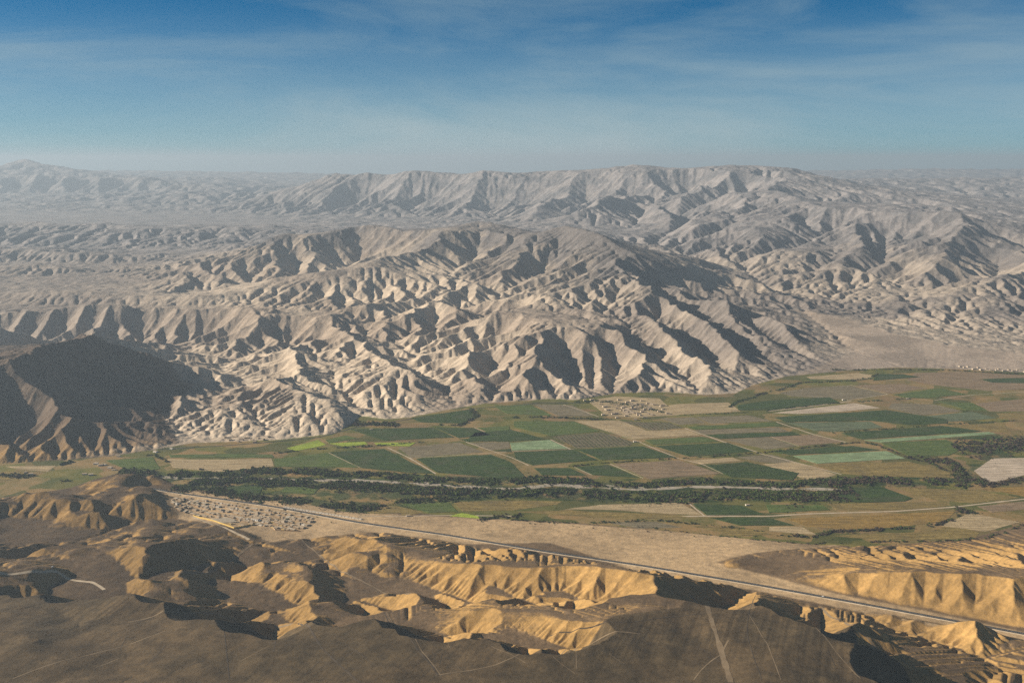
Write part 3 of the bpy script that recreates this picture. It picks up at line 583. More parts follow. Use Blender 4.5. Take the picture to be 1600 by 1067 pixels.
FIELDS = [
('mid',(428,717),(512,707),(561,730),(430,729)),('dark',(514,706.5),(600,701),(679,740),(640,738),(566,731)),('grey',(622,699),(717,691),(756,706),(642,714.5)),('dark',(650,716.5),(767,710),(798,722),(826,750),(800,748),(684,738)),
('dark',(803,706),(896,702.5),(934,718.5),(832,726.5),(806,717)),('dark',(901,702),(1004,697),(1057,714.5),(941,718.5)),('pale',(797,692),(858,687),(888,700.5),(800,704)),('grey',(730,691.5),(795,690),(797,699),(766,703)),('dark',(770,704),(797,700.5),(799,706)),
('mid',(803,658),(897,658),(937,673.5),(862,680.5),(803,667)),('dark',(742,676),(798,671),(851,685.5),(800,689),(727,689)),('orch',(864,682),(940,675),(989,690),(984,696),(902,700)),('tan',(900,657.5),(967,656),(1012,673),(1071,671),(1096,679.5),(991,685.5)),
('orch',(972,658),(1045,660),(1069,668.5),(1018,672)),('mid',(1007,687),(1098,682),(1124,689.5),(1020,694.5)),('dark',(1023,696.5),(1137,691.5),(1177,705),(1077,713)),('brown',(960,724.5),(1060,718.5),(1127,739.5),(1014,748)),('dark',(900,729.5),(950,726),(998,746),(927,742)),
('dark',(834,731),(890,731),(917,743),(847,742)),('tan',(1078,719),(1145,714.5),(1158,719.5),(1097,724.5)),('dark',(1103,727),(1165,721.5),(1248,739),(1238,750),(1142,745)),('grey',(1151,714),(1204,709.5),(1252,724),(1192,722)),('tan',(1192,724.5),(1240,721),(1308,741),(1270,752)),
('grey',(1030,653),(1084,651.5),(1103,660.5),(1061,663.5)),('grey',(1088,651.5),(1169,648.5),(1207,657.5),(1111,661.5)),('mid',(1074,666.5),(1213,659.5),(1222,665.5),(1086,671)),('grey',(1084,672),(1215,667),(1232,673.5),(1098,678.5)),('dark',(1102,679.5),(1238,674.5),(1252,679.5),(1126,685.5)),
('grey',(1132,686.5),(1200,682.5),(1244,696.5),(1197,702)),('brown',(1206,682),(1268,679),(1318,690),(1251,696.5)),('dark',(1203,704.5),(1333,696.5),(1375,703),(1236,710.5)),('pale',(1239,712),(1385,704.5),(1415,716),(1277,724)),('gold',(1272,726),(1420,720.5),(1485,738),(1483,746),(1375,744),(1320,740)),
('mid',(1377,692),(1478,686.5),(1507,700),(1480,712),(1420,712)),('pale',(1350,687.5),(1545,674.5),(1558,678),(1377,691)),('dark',(1314,676.5),(1452,666.5),(1472,665),(1535,673.5),(1347,686)),('gold',(1477,664.5),(1570,660.5),(1576,676),(1548,674)),('dark',(1545,680.5),(1568,681.5),(1558,686),(1477,685.5)),
('dark',(1210,652),(1305,645.5),(1385,640.5),(1480,655),(1480,661.5),(1420,663.5),(1362,657),(1227,659)),('blue',(1230,660.5),(1360,658.5),(1380,667.5),(1300,674.5),(1274,672.5)),('sand',(1207,645),(1335,629.5),(1376,637),(1305,643.5),(1247,646.5)),('dark',(1152,633),(1200,626),(1296,620.5),(1310,628),(1200,640),(1154,641)),
('grey',(1217,613.5),(1258,606),(1326,602),(1385,616),(1325,624),(1237,619)),('brown',(1335,601.5),(1410,599.5),(1448,606.5),(1390,614.5)),('mid',(1394,616.5),(1470,606.5),(1511,616),(1450,621.5),(1420,621.5)),('brown',(1430,582.5),(1500,580.5),(1600,586),(1720,592),(1720,609),(1600,607),(1545,610.5),(1478,603.5),(1417,594)),
('dark',(1370,584.5),(1410,584.5),(1438,589),(1364,594.5)),('tan',(1260,588.5),(1340,582.5),(1368,586.5),(1350,593.5),(1267,592)),('grey',(1395,629.5),(1460,631.5),(1503,642),(1438,648.5),(1387,637)),('mid',(1464,626.5),(1520,629.5),(1543,641.5),(1510,640.5)),('blue',(1442,650.5),(1520,643),(1557,653),(1485,658.5)),
('brown',(1524,630),(1600,623),(1700,618),(1700,641),(1600,642.5),(1547,642.5)),('gold',(1557,645.5),(1600,644),(1700,645),(1700,655),(1600,655.5),(1562,652)),('dark',(1532,592.5),(1560,591),(1600,590.5),(1700,591),(1700,599),(1600,598.5),(1550,597.5)),('tan',(1044,633),(1060,631),(1138,628.5),(1158,642.5),(1062,647.5)),
('tan',(918,626),(960,619),(1030,622),(1044,634),(1062,648),(1000,652),(950,650)),('mid',(772,634.5),(827,631.5),(864,649.5),(792,646)),('grey',(833,631.5),(894,632.5),(927,649.5),(873,650)),('dark',(547,670.5),(640,668.5),(676,668),(710,683),(600,688)),('dark',(680,668),(740,668.5),(766,679.5),(717,684)),('mid',(745,668),(795,665.5),(800,679.5),(773,679)),('dark',(717,686),(800,681.5),(800,687.5),(732,689.5)),
('dark',(642,653),(732,640),(745,652),(720,661.5),(657,659.5)),('bright',(448,700),(497,687),(510,695),(465,704)),('bright',(515,692.5),(570,690),(575,694),(540,697.5)),('bright',(585,691.5),(650,691),(640,697),(590,696)),('mid',(508,687),(540,680),(560,685),(514,692)),
('mid',(165,719),(238,714),(250,732),(215,739),(190,730)),('tan',(262,717),(350,717.5),(424,716.5),(428,728),(340,737),(270,730)),('mid',(264,710.5),(345,709),(425,710),(428,715),(267,714.5)),('tan',(8,728),(88,727),(75,736),(25,732)),('gold',(-60,740),(28,735.5),(30,752),(-60,757)),
('dark',(332,761),(400,757.5),(410,760.5),(404,774),(367,772)),('mid',(448,759),(500,761),(490,771.5),(437,769.5)),('gold',(574,799),(620,790),(663,800),(640,804.5),(582,805)),('mid',(627,787),(700,784),(715,799),(669,800.5)),('gold',(708,783.5),(800,781.5),(878,783),(870,788),(800,797),(724,798.5),(714,790)),
('bright',(702,806),(722,801),(747,806),(749,810)),('tan',(882,795),(940,788),(1063,785),(1096,803.5),(1050,802.5),(960,796.5)),('dark',(1082,786.5),(1158,789.5),(1195,803.5),(1104,804.5)),('dark',(1110,808.5),(1200,808.5),(1242,820.5),(1157,820.5)),('gold',(802,799),(880,797),(1040,803),(1078,807),(980,811),(900,806)),
('grey',(947,815.5),(1025,814.5),(1067,823.5),(1000,825.5)),('gold',(1077,820.5),(1175,825.5),(1207,834.5),(1152,837)),('dark',(1315,768),(1340,761.5),(1375,759.5),(1426,778),(1413,783),(1360,784.5),(1303,782.5)),('gold',(1392,760.5),(1525,765.5),(1593,777),(1520,786),(1457,779.5)),('orange',(1537,762.5),(1600,760),(1720,762),(1720,777),(1600,775)),
('gold',(1292,786.5),(1473,783.5),(1487,789),(1415,796.5),(1307,796)),('orange',(1230,810),(1450,800),(1494,798),(1476,814),(1400,823.5),(1320,826.5),(1260,821.5)),('brown',(1527,790.5),(1600,783),(1720,780),(1720,795),(1600,795),(1550,800)),('tan',(1514,801),(1575,812),(1594,815),(1540,830),(1470,821)),('gold',(1302,836.5),(1450,830),(1495,819),(1530,832),(1525,840),(1390,845)),
('tan',(1202,822.5),(1253,822.5),(1276,835),(1202,829.5)),('mid',(1197,788),(1285,789),(1297,796.5),(1202,801)),('sand',(1522,735),(1550,716),(1600,715),(1720,716),(1720,742),(1600,742),(1547,755))]
def prism(pts, z0, z1, name, m, parent=None):
    n = len(pts); me = bpy.data.meshes.new(name)
    me.from_pydata([(x, y, z0) for x, y in pts] + [(x, y, z1) for x, y in pts], [], [tuple(range(n, 2 * n))] + [(i, (i + 1) % n, n + (i + 1) % n, n + i) for i in range(n)]); me.materials.append(m); me.update()
    o = bpy.data.objects.new(name, me); sc.collection.objects.link(o)
    if parent: o.parent = parent
    return o
def area(p): return .5 * sum(p[i][0] * p[(i + 1) % len(p)][1] - p[(i + 1) % len(p)][0] * p[i][1] for i in range(len(p)))
def wob(pts, k=5, amp=1.2):               # real field edges are not ruled
    o_ = []
    for a, b in zip(pts, pts[1:] + pts[:1]):
        n = max(1, int(math.hypot(b[0] - a[0], b[1] - a[1]) / 30))
        for i in range(n):
            t = i / n; q = (0 if i == 0 else amp)
            o_.append((a[0] + (b[0] - a[0]) * t + rnd.uniform(-q, q), a[1] + (b[1] - a[1]) * t + rnd.uniform(-q, q)))
    return o_
FPOLY = []
for k, (ty, *pp) in enumerate(FIELDS):
    g = [at_h(a, b, .6)[:2] for a, b in pp]
    if area(g) < 0: g = g[::-1]
    FPOLY.append((ty, g)); g = wob(g)
    hh = {'dark': .95, 'mid': .8, 'pale': .7, 'blue': .7, 'bright': .75, 'orch': .25}.get(ty, .3) + .01 * (k % 7)
    o = prism(g, .02, hh, 'field' if ty in ('tan', 'brown', 'grey', 'sand', 'orch') else 'crop_field', FM[ty]); tag(o, FD[ty] + ' on the valley floor', None, None, 'structure')
# ---- ribbons (roads, tracks, river bed)
def dense(pts, step):
    o_ = []
    for a, b in zip(pts[:-1], pts[1:]):
        n = max(1, int(math.hypot(b[0] - a[0], b[1] - a[1]) / step))
        for i in range(n): o_.append((a[0] + (b[0] - a[0]) * i / n, a[1] + (b[1] - a[1]) * i / n))
    return np.array(o_ + [tuple(pts[-1][:2])])
def smooth(p, k):
    for _ in range(k):
        q = p.copy(); q[1:-1] = (p[:-2] + 2 * p[1:-1] + p[2:]) / 4; p = q
    return p
def ribbon(name, pts, width, m, lift=.25, step=6, wv=0, label=None, cross=None, zs=None, sm=12):
    p = smooth(dense([q[:2] for q in pts], step), sm); n = len(p); t = np.gradient(p, axis=0); t /= np.linalg.norm(t, axis=1)[:, None]; nrm = np.stack([-t[:, 1], t[:, 0]], 1)
    cross = cross or [(-.5, 0), (0, .03), (.5, 0)]; W = np.full(n, width, float)
    if wv: W *= 1 + wv * (fbm(np.arange(n) * step / 60, np.zeros(n), 3, int(width * 7)))
    zc = None
    if zs: zc = smooth(groundv(p[:, 0], p[:, 1]), zs)
    V_ = []
    for a, dz in cross:
        q = p + nrm * (W * a)[:, None]; z = (zc if zc is not None else groundv(q[:, 0], q[:, 1])) + lift + dz; V_.append(np.column_stack([q, z]))
    V_ = np.stack(V_, 1).reshape(-1, 3); c = len(cross); i = np.arange(n - 1)[:, None] * c + np.arange(c - 1)[None]
    F = np.stack([i, i + c, i + c + 1, i + 1], -1).reshape(-1, 4)[:, ::-1]
    o = mesh_np(name, V_, F, m); tag(o, label, None, None, 'structure'); return o, p, nrm, zc
M_asph = noise_mat('asphalt', (.030, .030, .032), (.055, .053, .050), .3); M_dirt = noise_mat('pale_dirt', (.42, .33, .22), (.56, .45, .32), .06, 6); M_track = noise_mat('track_dust', (.17, .12, .07), (.24, .175, .105), .05, 6); M_dtrack = noise_mat('dark_track', (.07, .052, .035), (.10, .075, .05), .05, 6)
M_river = noise_mat('river_gravel', (.30, .25, .18), (.45, .38, .30), .03, 8, c2=(.30, .27, .20), scale2=.015); M_white = mat('white_paint', (.7, .7, .68))
HW = [(x, y) for x, y, z in ROAD]
ribbon('road_embankment', HW, 15, M_dirt, 0, 8, cross=[(-.8, -4.0), (-.32, 1.1), (.32, 1.1), (.8, -4.0)], zs=40, label='pale dirt embankment carrying the straight highway')
ribbon('road', HW, 9.5, M_asph, 1.2, 8, zs=40, label='straight dark asphalt highway past the town and the sand hills')
ribbon('road_marking', HW, .25, M_white, 1.27, 8, zs=40, label='white centre line of the highway')
def pix(*p, h_=0.0): return [at_h(a, b, h_) for a, b in p]
ribbon('road', pix((250,702),(340,697),(430,690),(500,683),(555,668),(620,658),(700,645),(745,638),(850,629),(912,630)), 7, M_asph, .15, wv=.1, label='narrow road along the foot of the desert mountains')
for pp, w_ in (((605,699),(640,715.5),(681,740)), 5),(((513,707),(562,730.5)), 2.5),(((728,690.5),(768,704),(800,715),(826,727)), 4),(((741,668),(771,680)), 3),(((860,686.5),(892,702)), 5),(((1000,691),(1060,716),(1100,726),(1130,740)), 4.5),(((953,724.5),(1005,747)), 4),(((1070,669),(1130,690),(1183,706)), 6),(((1186,708),(1256,725.5),(1315,741)), 5),(((1213,659),(1272,679),(1322,691)), 6),(((1204,682),(1248,697)), 3),(((1200,642.5),(1260,636),(1330,626.5)), 7),(((1075,785),(1101,806)), 5),(((1030,807),(1101,806),(1200,806.3),(1262,802.5),(1400,798.5),(1490,792),(1600,779.5),(1720,768)), 7),(((897,729.5),(925,742)), 3),(((640,715.5),(757,708.5),(800,705),(897,701.5)), 3),(((1327,601),(1388,616),(1320,625.5)), 4),(((1460,625.5),(1513,617.5),(1600,612),(1700,610)), 4),(((1005,673),(968,657)), 4),(((935,651),(905,640),(880,632)), 5),(((560,808),(640,806.5),(700,805),(800,806)), 5),(((898,657),(1002,691)), 3):
    ribbon('path', pix(*pp), w_, M_dirt, .3, wv=.25, sm=3, label='pale dirt farm track between the fields')
ribbon('river_bed', pix((225,744),(300,747),(400,748),(480,750),(560,750.5),(650,755),(720,760),(800,764),(860,758),(920,761),(1000,765),(1080,760.5),(1150,761),(1220,763.5),(1290,764),(1330,766)), 19, M_river, .2, wv=1.1, sm=8, label='dry pale gravel river bed winding between dark trees')
ribbon('river_bed', pix((850,757),(900,756),(960,759),(1010,762)), 12, M_river, .16, wv=.8, sm=8, label='narrow side arm of the dry river bed')
def onl(*p): return [on(a, b) for a, b in p]
ribbon('track', onl((1078,929),(1092,940),(1107,955),(1117,985),(1128,1020),(1142,1066)), 8, M_track, .22, 3, wv=.6, sm=60, label='broad light track running over the gravel plateau')
for pp, w_, mm in (((600,956),(625,985),(650,1012),(685,1055)), 2.2, M_dtrack),(((466,974),(500,1012),(562,1066)), 3, M_dtrack),(((604,956),(629,985),(654,1012),(689,1055)), 1.6, M_track),(((1282,947),(1335,980),(1400,1022),(1440,1050)), 4, M_track),(((1084,1062),(1100,1036),(1126,1023)), 2, M_track),(((860,993),(960,975),(1060,962),(1110,958)), 2, M_dtrack),(((680,1055),(780,1040),(900,1012),(1000,990)), 2.5, M_track),(((1128,1020),(1132,1010),(1138,1000)), 3, M_track),(((200,972),(280,958),(360,962),(470,972),(600,972)), 4, M_track),(((1215,955),(1300,1010),(1345,1060)), 1.6, M_track),(((1170,960),(1200,1005),(1220,1062)), 1.4, M_track),(((1190,1062),(1165,990),(1180,930)), 1.5, M_dtrack),(((20,1060),(150,1020),(260,985)), 2.5, M_track),(((350,985),(358,1060)), 1.8, M_dtrack):
    ribbon('track', onl(*pp), w_, mm, .2, 3, wv=.4, sm=260, label='thin old wheel track across the gravel plateau')
ribbon('track', onl((-60,898),(0,896),(50,893),(92,893),(103,902),(125,908),(145,909),(163,921)), 7, M_dirt, .3, 4, wv=.2, sm=10, label='light dirt road curving over the dark hills at the left')
ribbon('track', onl((262,902),(300,897),(318,895),(340,882),(385,857),(402,848)), 6, M_track, .3, 4, wv=.3, sm=10, label='dirt track climbing out of the shaded gully')
ribbon('track', onl((440,838),(470,842),(500,868),(540,895),(580,915),(640,930),(690,938)), 3.2, M_track, .3, 4, wv=.5, sm=14, label='pale wash running down between the sand hills')
ribbon('track', onl((300,806),(340,820),(366,832),(390,843)), 6, M_dirt, .3, 4, wv=.2, sm=6, label='dirt road below the yellow walled compound')
for i in range(34):
    a, b = rnd.uniform(150, 1500), rnd.uniform(985, 1040); q = rnd.gauss(0, .5) + (a - 700) / 900; l_ = rnd.uniform(25, 75); p3 = [(a + q * t * l_ + 6 * math.sin(t * 2), b + t * l_ * .5) for t in (0, .3, .6, 1)]
    if b < 1000 and 690 < a < 940: continue
    ribbon('track', onl(*p3), rnd.uniform(.7, 1.8), rnd.choice((M_track, M_dtrack, M_dtrack)), .15, 3, wv=.5, sm=200, label='thin old wheel track across the gravel plateau')
# ---- plants
def clump(seed, n, leaf, sx=1., sz=.8, cols=5):
    """crown of loose leaf clusters; unit radius"""
    R = np.random.default_rng(seed); C_ = []
    lob = [(R.normal(0, .33, 2), R.uniform(.35, .95), R.uniform(.35, .6)) for _ in range(cols)]
    V_, F = [], []
    for i in range(n):
        (cx, cz, cr_) = lob[R.integers(cols)]; d_ = R.normal(size=3); d_ /= np.linalg.norm(d_); rr = cr_ * R.uniform(.6, 1.05)
        p = np.array([cx[0] + d_[0] * rr, cx[1] + d_[1] * rr, cz * sz + d_[2] * rr * .75]); p[2] = max(p[2], .05)
        a = R.normal(size=3); a /= np.linalg.norm(a); b = np.cross(a, d_ + R.normal(0, .4, 3)); b /= np.linalg.norm(b) + 1e-6; s = leaf * R.uniform(.6, 1.3)
        k = len(V_); V_ += [p - a * s - b * s * .5, p + a * s - b * s * .6, p + a * s * .6 + b * s, p - a * s * .7 + b * s * .7]; F.append((k, k + 1, k + 2, k + 3))
    return np.array(V_) * (sx, sx, 1), np.array(F)
def cone(r0, r1, z0, z1, n=6):
    a = np.arange(n) / n * 2 * math.pi; V_ = np.concatenate([np.column_stack([r0 * np.cos(a), r0 * np.sin(a), np.full(n, z0)]), np.column_stack([r1 * np.cos(a), r1 * np.sin(a), np.full(n, z1)])])
    i = np.arange(n); return V_, np.stack([i, (i + 1) % n, n + (i + 1) % n, n + i], -1)
CR = [clump(s, 210, .17) for s in range(5)]; LOWR = [clump(20 + s, 46, .30) for s in range(5)]
def me_of(name, v, f, m):
    me = bpy.data.meshes.new(name); me.from_pydata(v.tolist(), [], f.tolist()); me.materials.append(m); me.update(); return me
CROWN = {(k, i): me_of('crown', *CR[i], m) for k, m in enumerate((M_leaf, M_leaf2, M_leaf3)) for i in range(5)}
TRUNK = me_of('trunk', *cone(.09, .05, -.1, .75), M_bark)
BELTS = [ # (line, width m, spacing m, size lo/hi m, kinds, name, description)
(pix((190,737),(240,742),(300,741),(360,739),(420,736),(470,737),(540,741),(600,744),(660,748),(720,753),(780,753),(830,750),(880,752),(940,755)), 34, 5, 4, 8, (0,0,1,2), 'tree', 'north bank of the dry river'),
(pix((940,756),(1010,759),(1060,754),(1110,752),(1180,757),(1230,758),(1270,752),(1320,748)), 30, 5.2, 3.5, 7.5, (0,1,0,2), 'tree', 'north bank of the dry river further right'),
(pix((300,754),(370,752),(430,754),(520,758),(600,762),(660,768),(720,770),(780,772),(830,770),(880,768),(950,773),(1020,778),(1090,776),(1150,772),(1220,774),(1290,775)), 46, 4.6, 3.5, 7.5, (0,0,1,2), 'tree', 'south bank of the dry river'),
(pix((270,764),(330,764),(390,778),(450,782),(520,789),(570,794),(610,786),(660,780),(720,777)), 40, 5.2, 3, 6, (0,2,1), 'bush', 'scrub between river and highway'),
(pix((1290,757),(1330,753),(1370,750),(1420,753),(1470,753),(1500,757)), 38, 5, 4, 8, (2,2,0), 'tree', 'brown thicket beside the golden field'),
(pix((1440,715),(1490,722),(1500,735),(1500,752),(1540,752)), 50, 5.5, 3, 6.5, (2,2,0), 'bush', 'brown scrub by the pale river sand'),
(pix((1500,705),(1540,697),(1600,693),(1700,690)), 90, 6, 3, 7, (2,2,2,0), 'bush', 'brown scrub at the right edge of the valley'),
(pix((1545,757),(1600,750),(1700,746)), 25, 5, 3, 6, (2,), 'bush', 'brown scrub below the pale river sand'),
(pix((1215,782),(1260,780),(1310,776),(1335,770)), 50, 5, 3, 6, (2,2,1), 'bush', 'thicket left of the dark green field'),
(pix((890,728.5),(950,723),(1050,717),(1190,707.5),(1268,698),(1345,691)), 6, 7, 2, 4.5, (0,0,2), 'hedge_bush', 'hedge crossing the middle of the fields'),
(pix((1300,676.5),(1450,665),(1600,656),(1700,651)), 5, 8, 2, 4.5, (0,), 'hedge_bush', 'hedge above the long pale green field'),
(pix((800,652),(860,652),(900,654),(970,656)), 14, 6, 2.5, 6, (0,1,0,2), 'tree', 'row below the ruined village'),
(pix((1060,648.5),(1160,645),(1200,643)), 5, 8, 2, 4, (0,), 'hedge_bush', 'hedge below the tan field'),
(pix((1200,641),(1310,629),(1370,626),(1420,623)), 7, 7, 2.5, 5, (0,), 'hedge_bush', 'hedge right of the ruined village'),
(pix((1180,618),(1212,611),(1250,598),(1330,595),(1352,592),(1372,585)), 16, 6, 2.5, 5.5, (0,0,2), 'bush', 'hedge at the upper edge of the fields'),
(pix((1300,579),(1400,577),(1490,579),(1600,585)), 12, 7, 2.5, 5.5, (0,2), 'bush', 'hedge at the foot of the grey fan'),
(pix((1350,691),(1375,697),(1420,716),(1450,722),(1490,742)), 14, 6, 3, 6, (0,2), 'bush', 'hedge right of the pale green field'),
(pix((545,664),(580,662),(620,664)), 30, 6, 3.5, 7, (0,2), 'tree', 'grove under the sand slopes'),
(pix((690,663),(720,664),(745,650),(735,640)), 22, 6, 3, 6.5, (0,1,0,2), 'tree', 'grove beside the round hill foot'),
(pix((430,708),(470,704),(520,700),(580,697),(660,691)), 8, 6, 2.5, 5, (0,1), 'bush', 'hedge along the bright green strips'),
(pix((900,628),(940,627),(980,632),(1020,640),(1035,645)), 26, 8, 2.5, 5, (0,), 'bush', 'garden of the ruined village'),
(pix((1140,636),(1150,628),(1180,620)), 16, 6, 3, 5, (0,), 'bush', 'bend of the upper hedge'),
(pix((1200,833),(1270,839),(1300,831),(1350,829),(1420,824.5),(1462,821),(1500,806)), 12, 5, 2.5, 5, (0,2,2), 'bush', 'hedge below the orange field'),
(pix((1300,848),(1345,847),(1400,846),(1470,846),(1540,842),(1575,832),(1600,820)), 8, 7, 2, 4.2, (2,0), 'bush', 'hedge at the edge of the dry plain'),
(pix((1495,797),(1520,800)), 24, 4, 3, 5, (0,2), 'bush', 'clump at the junction of farm tracks'),
(pix((800,812),(870,817),(900,816),(960,816),(1020,812),(1080,818),(1130,822),(1180,829),(1230,836)), 9, 5.5, 2, 4.2, (0,0,1,2), 'bush', 'hedge in front of the tan field'),
(pix((740,815),(770,809),(810,806)), 18, 5, 2.5, 5, (0,2), 'bush', 'clump near the bright green corner'),
(pix((1000,823),(1060,830),(1130,838),(1200,846),(1260,852),(1300,846)), 6, 9, 1.8, 3.5, (0,2), 'bush', 'thin hedge beside the dry plain'),
(pix((0,742),(60,745),(110,752)), 22, 7, 3, 6, (0,2), 'bush', 'scrub at the left edge of the valley'),
(pix((95,726),(112,722)), 12, 4, 4, 7, (0,), 'tree', 'dark clump beside the farm at the left'),
(pix((228,712),(240,710),(262,722)), 8, 5, 3, 6, (0,), 'tree', 'corner of the left green field'),
(pix((265,782),(300,790),(350,792),(420,798),(470,808),(520,815)), 30, 17, 2, 4, (0,1), 'yard_tree', 'yards of the town'),
(pix((435,815),(462,812)), 20, 5, 2.5, 4.5, (0,1), 'yard_tree', 'dark garden in the middle of the town')]
pts_all = []
for bi, (ln, wd, spc, s0, s1, kinds, nm, ds) in enumerate(BELTS):
    p = dense(ln, spc); 
    n = int(len(p) * max(1.9, wd / (spc * .95)))
    for i in range(n):
        q = p[rnd.randrange(len(p))] if n > len(p) else p[i]
        x, y = q[0] + rnd.uniform(-.6, .6) * spc, q[1] + rnd.gauss(0, wd / 2.5)
        if fbm(np.array([x / 70.]), np.array([y / 55.]), 2, 5)[0] < -.30: continue
        s = rnd.uniform(s0, s1) * 1.15 * (1.35 if rnd.random() < .08 else 1); pts_all.append((x, y, s, rnd.choice(kinds), nm, ds))
        if nm in ('tree', 'bush') and wd > 20:
            for _ in range(2): pts_all.append((x + rnd.gauss(0, 9), y + rnd.gauss(0, wd * .45), rnd.uniform(1.2, 2.8), rnd.choice((0, 1, 2)), 'bush', ds))
for a, b in ((828,817),(836,818),(858,817),(866,819),(888,816),(895,821),(921,818),(927,825),(948,828),(990,828),(1040,826),(1047,830),(1012,830),(1085,838),(1300,840),(1180,836),(905,823),(1240,846),(1440,850),(1500,848)):
    x, y, z = at_h(a, b, 3); pts_all.append((x, y, rnd.uniform(2.2, 3.6), rnd.choice((0, 2)), 'desert_shrub', 'pale dry plain'))
for i in range(70):
    a, b = rnd.uniform(700, 1600), rnd.uniform(800, 850); x, y, z = at_h(a, b, 3); pts_all.append((x, y, rnd.uniform(1.0, 2.2), rnd.choice((0, 2)), 'desert_shrub', 'pale dry plain'))
def orchard(poly, step, size):
    x0, x1 = min(p[0] for p in poly), max(p[0] for p in poly); y0, y1 = min(p[1] for p in poly), max(p[1] for p in poly); c, s_ = math.cos(.25), math.sin(.25); o_ = []
    for i in range(-60, 60):
        for j in range(-60, 60):
            u, v = i * step * 1.25, j * step * .8; x, y = (x0 + x1) / 2 + u * c - v * s_, (y0 + y1) / 2 + u * s_ + v * c
            if x0 < x < x1 and y0 < y < y1 and inpoly(poly, np.array([x]), np.array([y]))[0] and rnd.random() < .95: o_.append((x + rnd.uniform(-.4, .4), y + rnd.uniform(-.4, .4), size * rnd.uniform(.8, 1.15)))
    return o_
ORCH = []
for ty, g in FPOLY:
    if ty == 'orch': ORCH += orchard(g, 10.5, 2.5)
ORCH += orchard([at_h(a, b)[:2] for a, b in ((1103,727),(1165,721.5),(1248,739),(1238,750),(1142,745))], 8.5, 3.0)
def key(t): return t[2] / math.hypot(t[0], t[1])
pts_all.sort(key=key, reverse=True)
lab = {}
def plant(t):
    x, y, s, k, nm, ds = t; z = float(groundv(np.array([x]), np.array([y]))[0]); o = bpy.data.objects.new(nm, CROWN[(k, rnd.randrange(5))]); sc.collection.objects.link(o)
    w_ = s * rnd.uniform(.55, .8); o.location = (x, y, z - .1); o.scale = (w_, w_ * rnd.uniform(.85, 1.15), s * rnd.uniform(.6, .75)); o.rotation_euler = (0, 0, rnd.uniform(0, 6.28))
    t_ = bpy.data.objects.new('trunk', TRUNK); sc.collection.objects.link(t_); t_.parent = o; return o
COLW = ('dark green', 'yellow green', 'brown leafed')
NIND = 0
kcount = {}; rest = []
for t in pts_all:
    kd = {'tree': 'tree', 'yard_tree': 'tree'}.get(t[4], 'bush')
    if kcount.get(kd, 0) < 290:
        kcount[kd] = kcount.get(kd, 0) + 1; o = plant(t); word = {'tree': 'bushy tree', 'bush': 'round bush', 'hedge_bush': 'low bush', 'desert_shrub': 'small shrub', 'yard_tree': 'small tree'}[t[4]]
        tag(o, f'{COLW[t[3]]} {word} in the {t[5]}' if t[4] != 'desert_shrub' else f'{COLW[t[3]]} {word} alone on the {t[5]}', kd, f'{word}s, {t[5]}')
    else: rest.append(t)
def mass(name, items, m, label, base=LOWR):
    Vs, Fs, k = [], [], 0
    for i, (x, y, s) in enumerate(items):
        v, f = base[i % 5]; a = rnd.uniform(0, 6.28); c, q = math.cos(a), math.sin(a); w_ = s * rnd.uniform(.55, .8); z = float(groundv(np.array([x]), np.array([y]))[0])
        Vs.append(np.column_stack([(v[:, 0] * c - v[:, 1] * q) * w_ + x, (v[:, 0] * q + v[:, 1] * c) * w_ + y, v[:, 2] * s * .68 + z])); Fs.append(f + k); k += len(v)
    if Vs: o = mesh_np(name, np.concatenate(Vs), np.concatenate(Fs), m, False); tag(o, label, None, None, 'stuff')
for k, m in enumerate((M_leaf, M_leaf2, M_leaf3)):
    mass('thicket', [t[:3] for t in rest if t[3] == k], m, COLW[k] + ' thicket and hedges in the river valley')
mass('orchard_trees', ORCH, M_leaf, 'small dark orchard trees planted in straight rows')
print('plants', len(pts_all), len(ORCH), time.time() - T0)
# ---- houses
def boxes(bs):
    V_, F = [], []
    for x0, x1, y0, y1, z0, z1 in bs:
        k = len(V_); V_ += [(x0, y0, z0), (x1, y0, z0), (x1, y1, z0), (x0, y1, z0), (x0, y0, z1), (x1, y0, z1), (x1, y1, z1), (x0, y1, z1)]
        F += [tuple(k + i for i in f) for f in ((0, 3, 2, 1), (4, 5, 6, 7), (0, 1, 5, 4), (1, 2, 6, 5), (2, 3, 7, 6), (3, 0, 4, 7))]
    return np.array(V_, float), np.array(F)
WM = {'adobe': noise_mat('adobe_wall', (.38, .26, .15), (.50, .36, .22), .4, 3), 'white': noise_mat('white_wall', (.62, .58, .50), (.75, .72, .66), .4, 3), 'yellow': noise_mat('yellow_wall', (.55, .38, .10), (.65, .46, .15), .4, 3), 'pale': noise_mat('pale_stone', (.44, .35, .25), (.58, .48, .36), .3, 3)}
M_roof = noise_mat('mud_roof', (.34, .25, .16), (.50, .39, .26), .3, 3); M_roof2 = noise_mat('tin_roof', (.40, .32, .22), (.55, .46, .34), .3, 2); M_dark = mat('dark_opening', (.03, .025, .02)); M_door = mat('wooden_door', (.15, .08, .04))
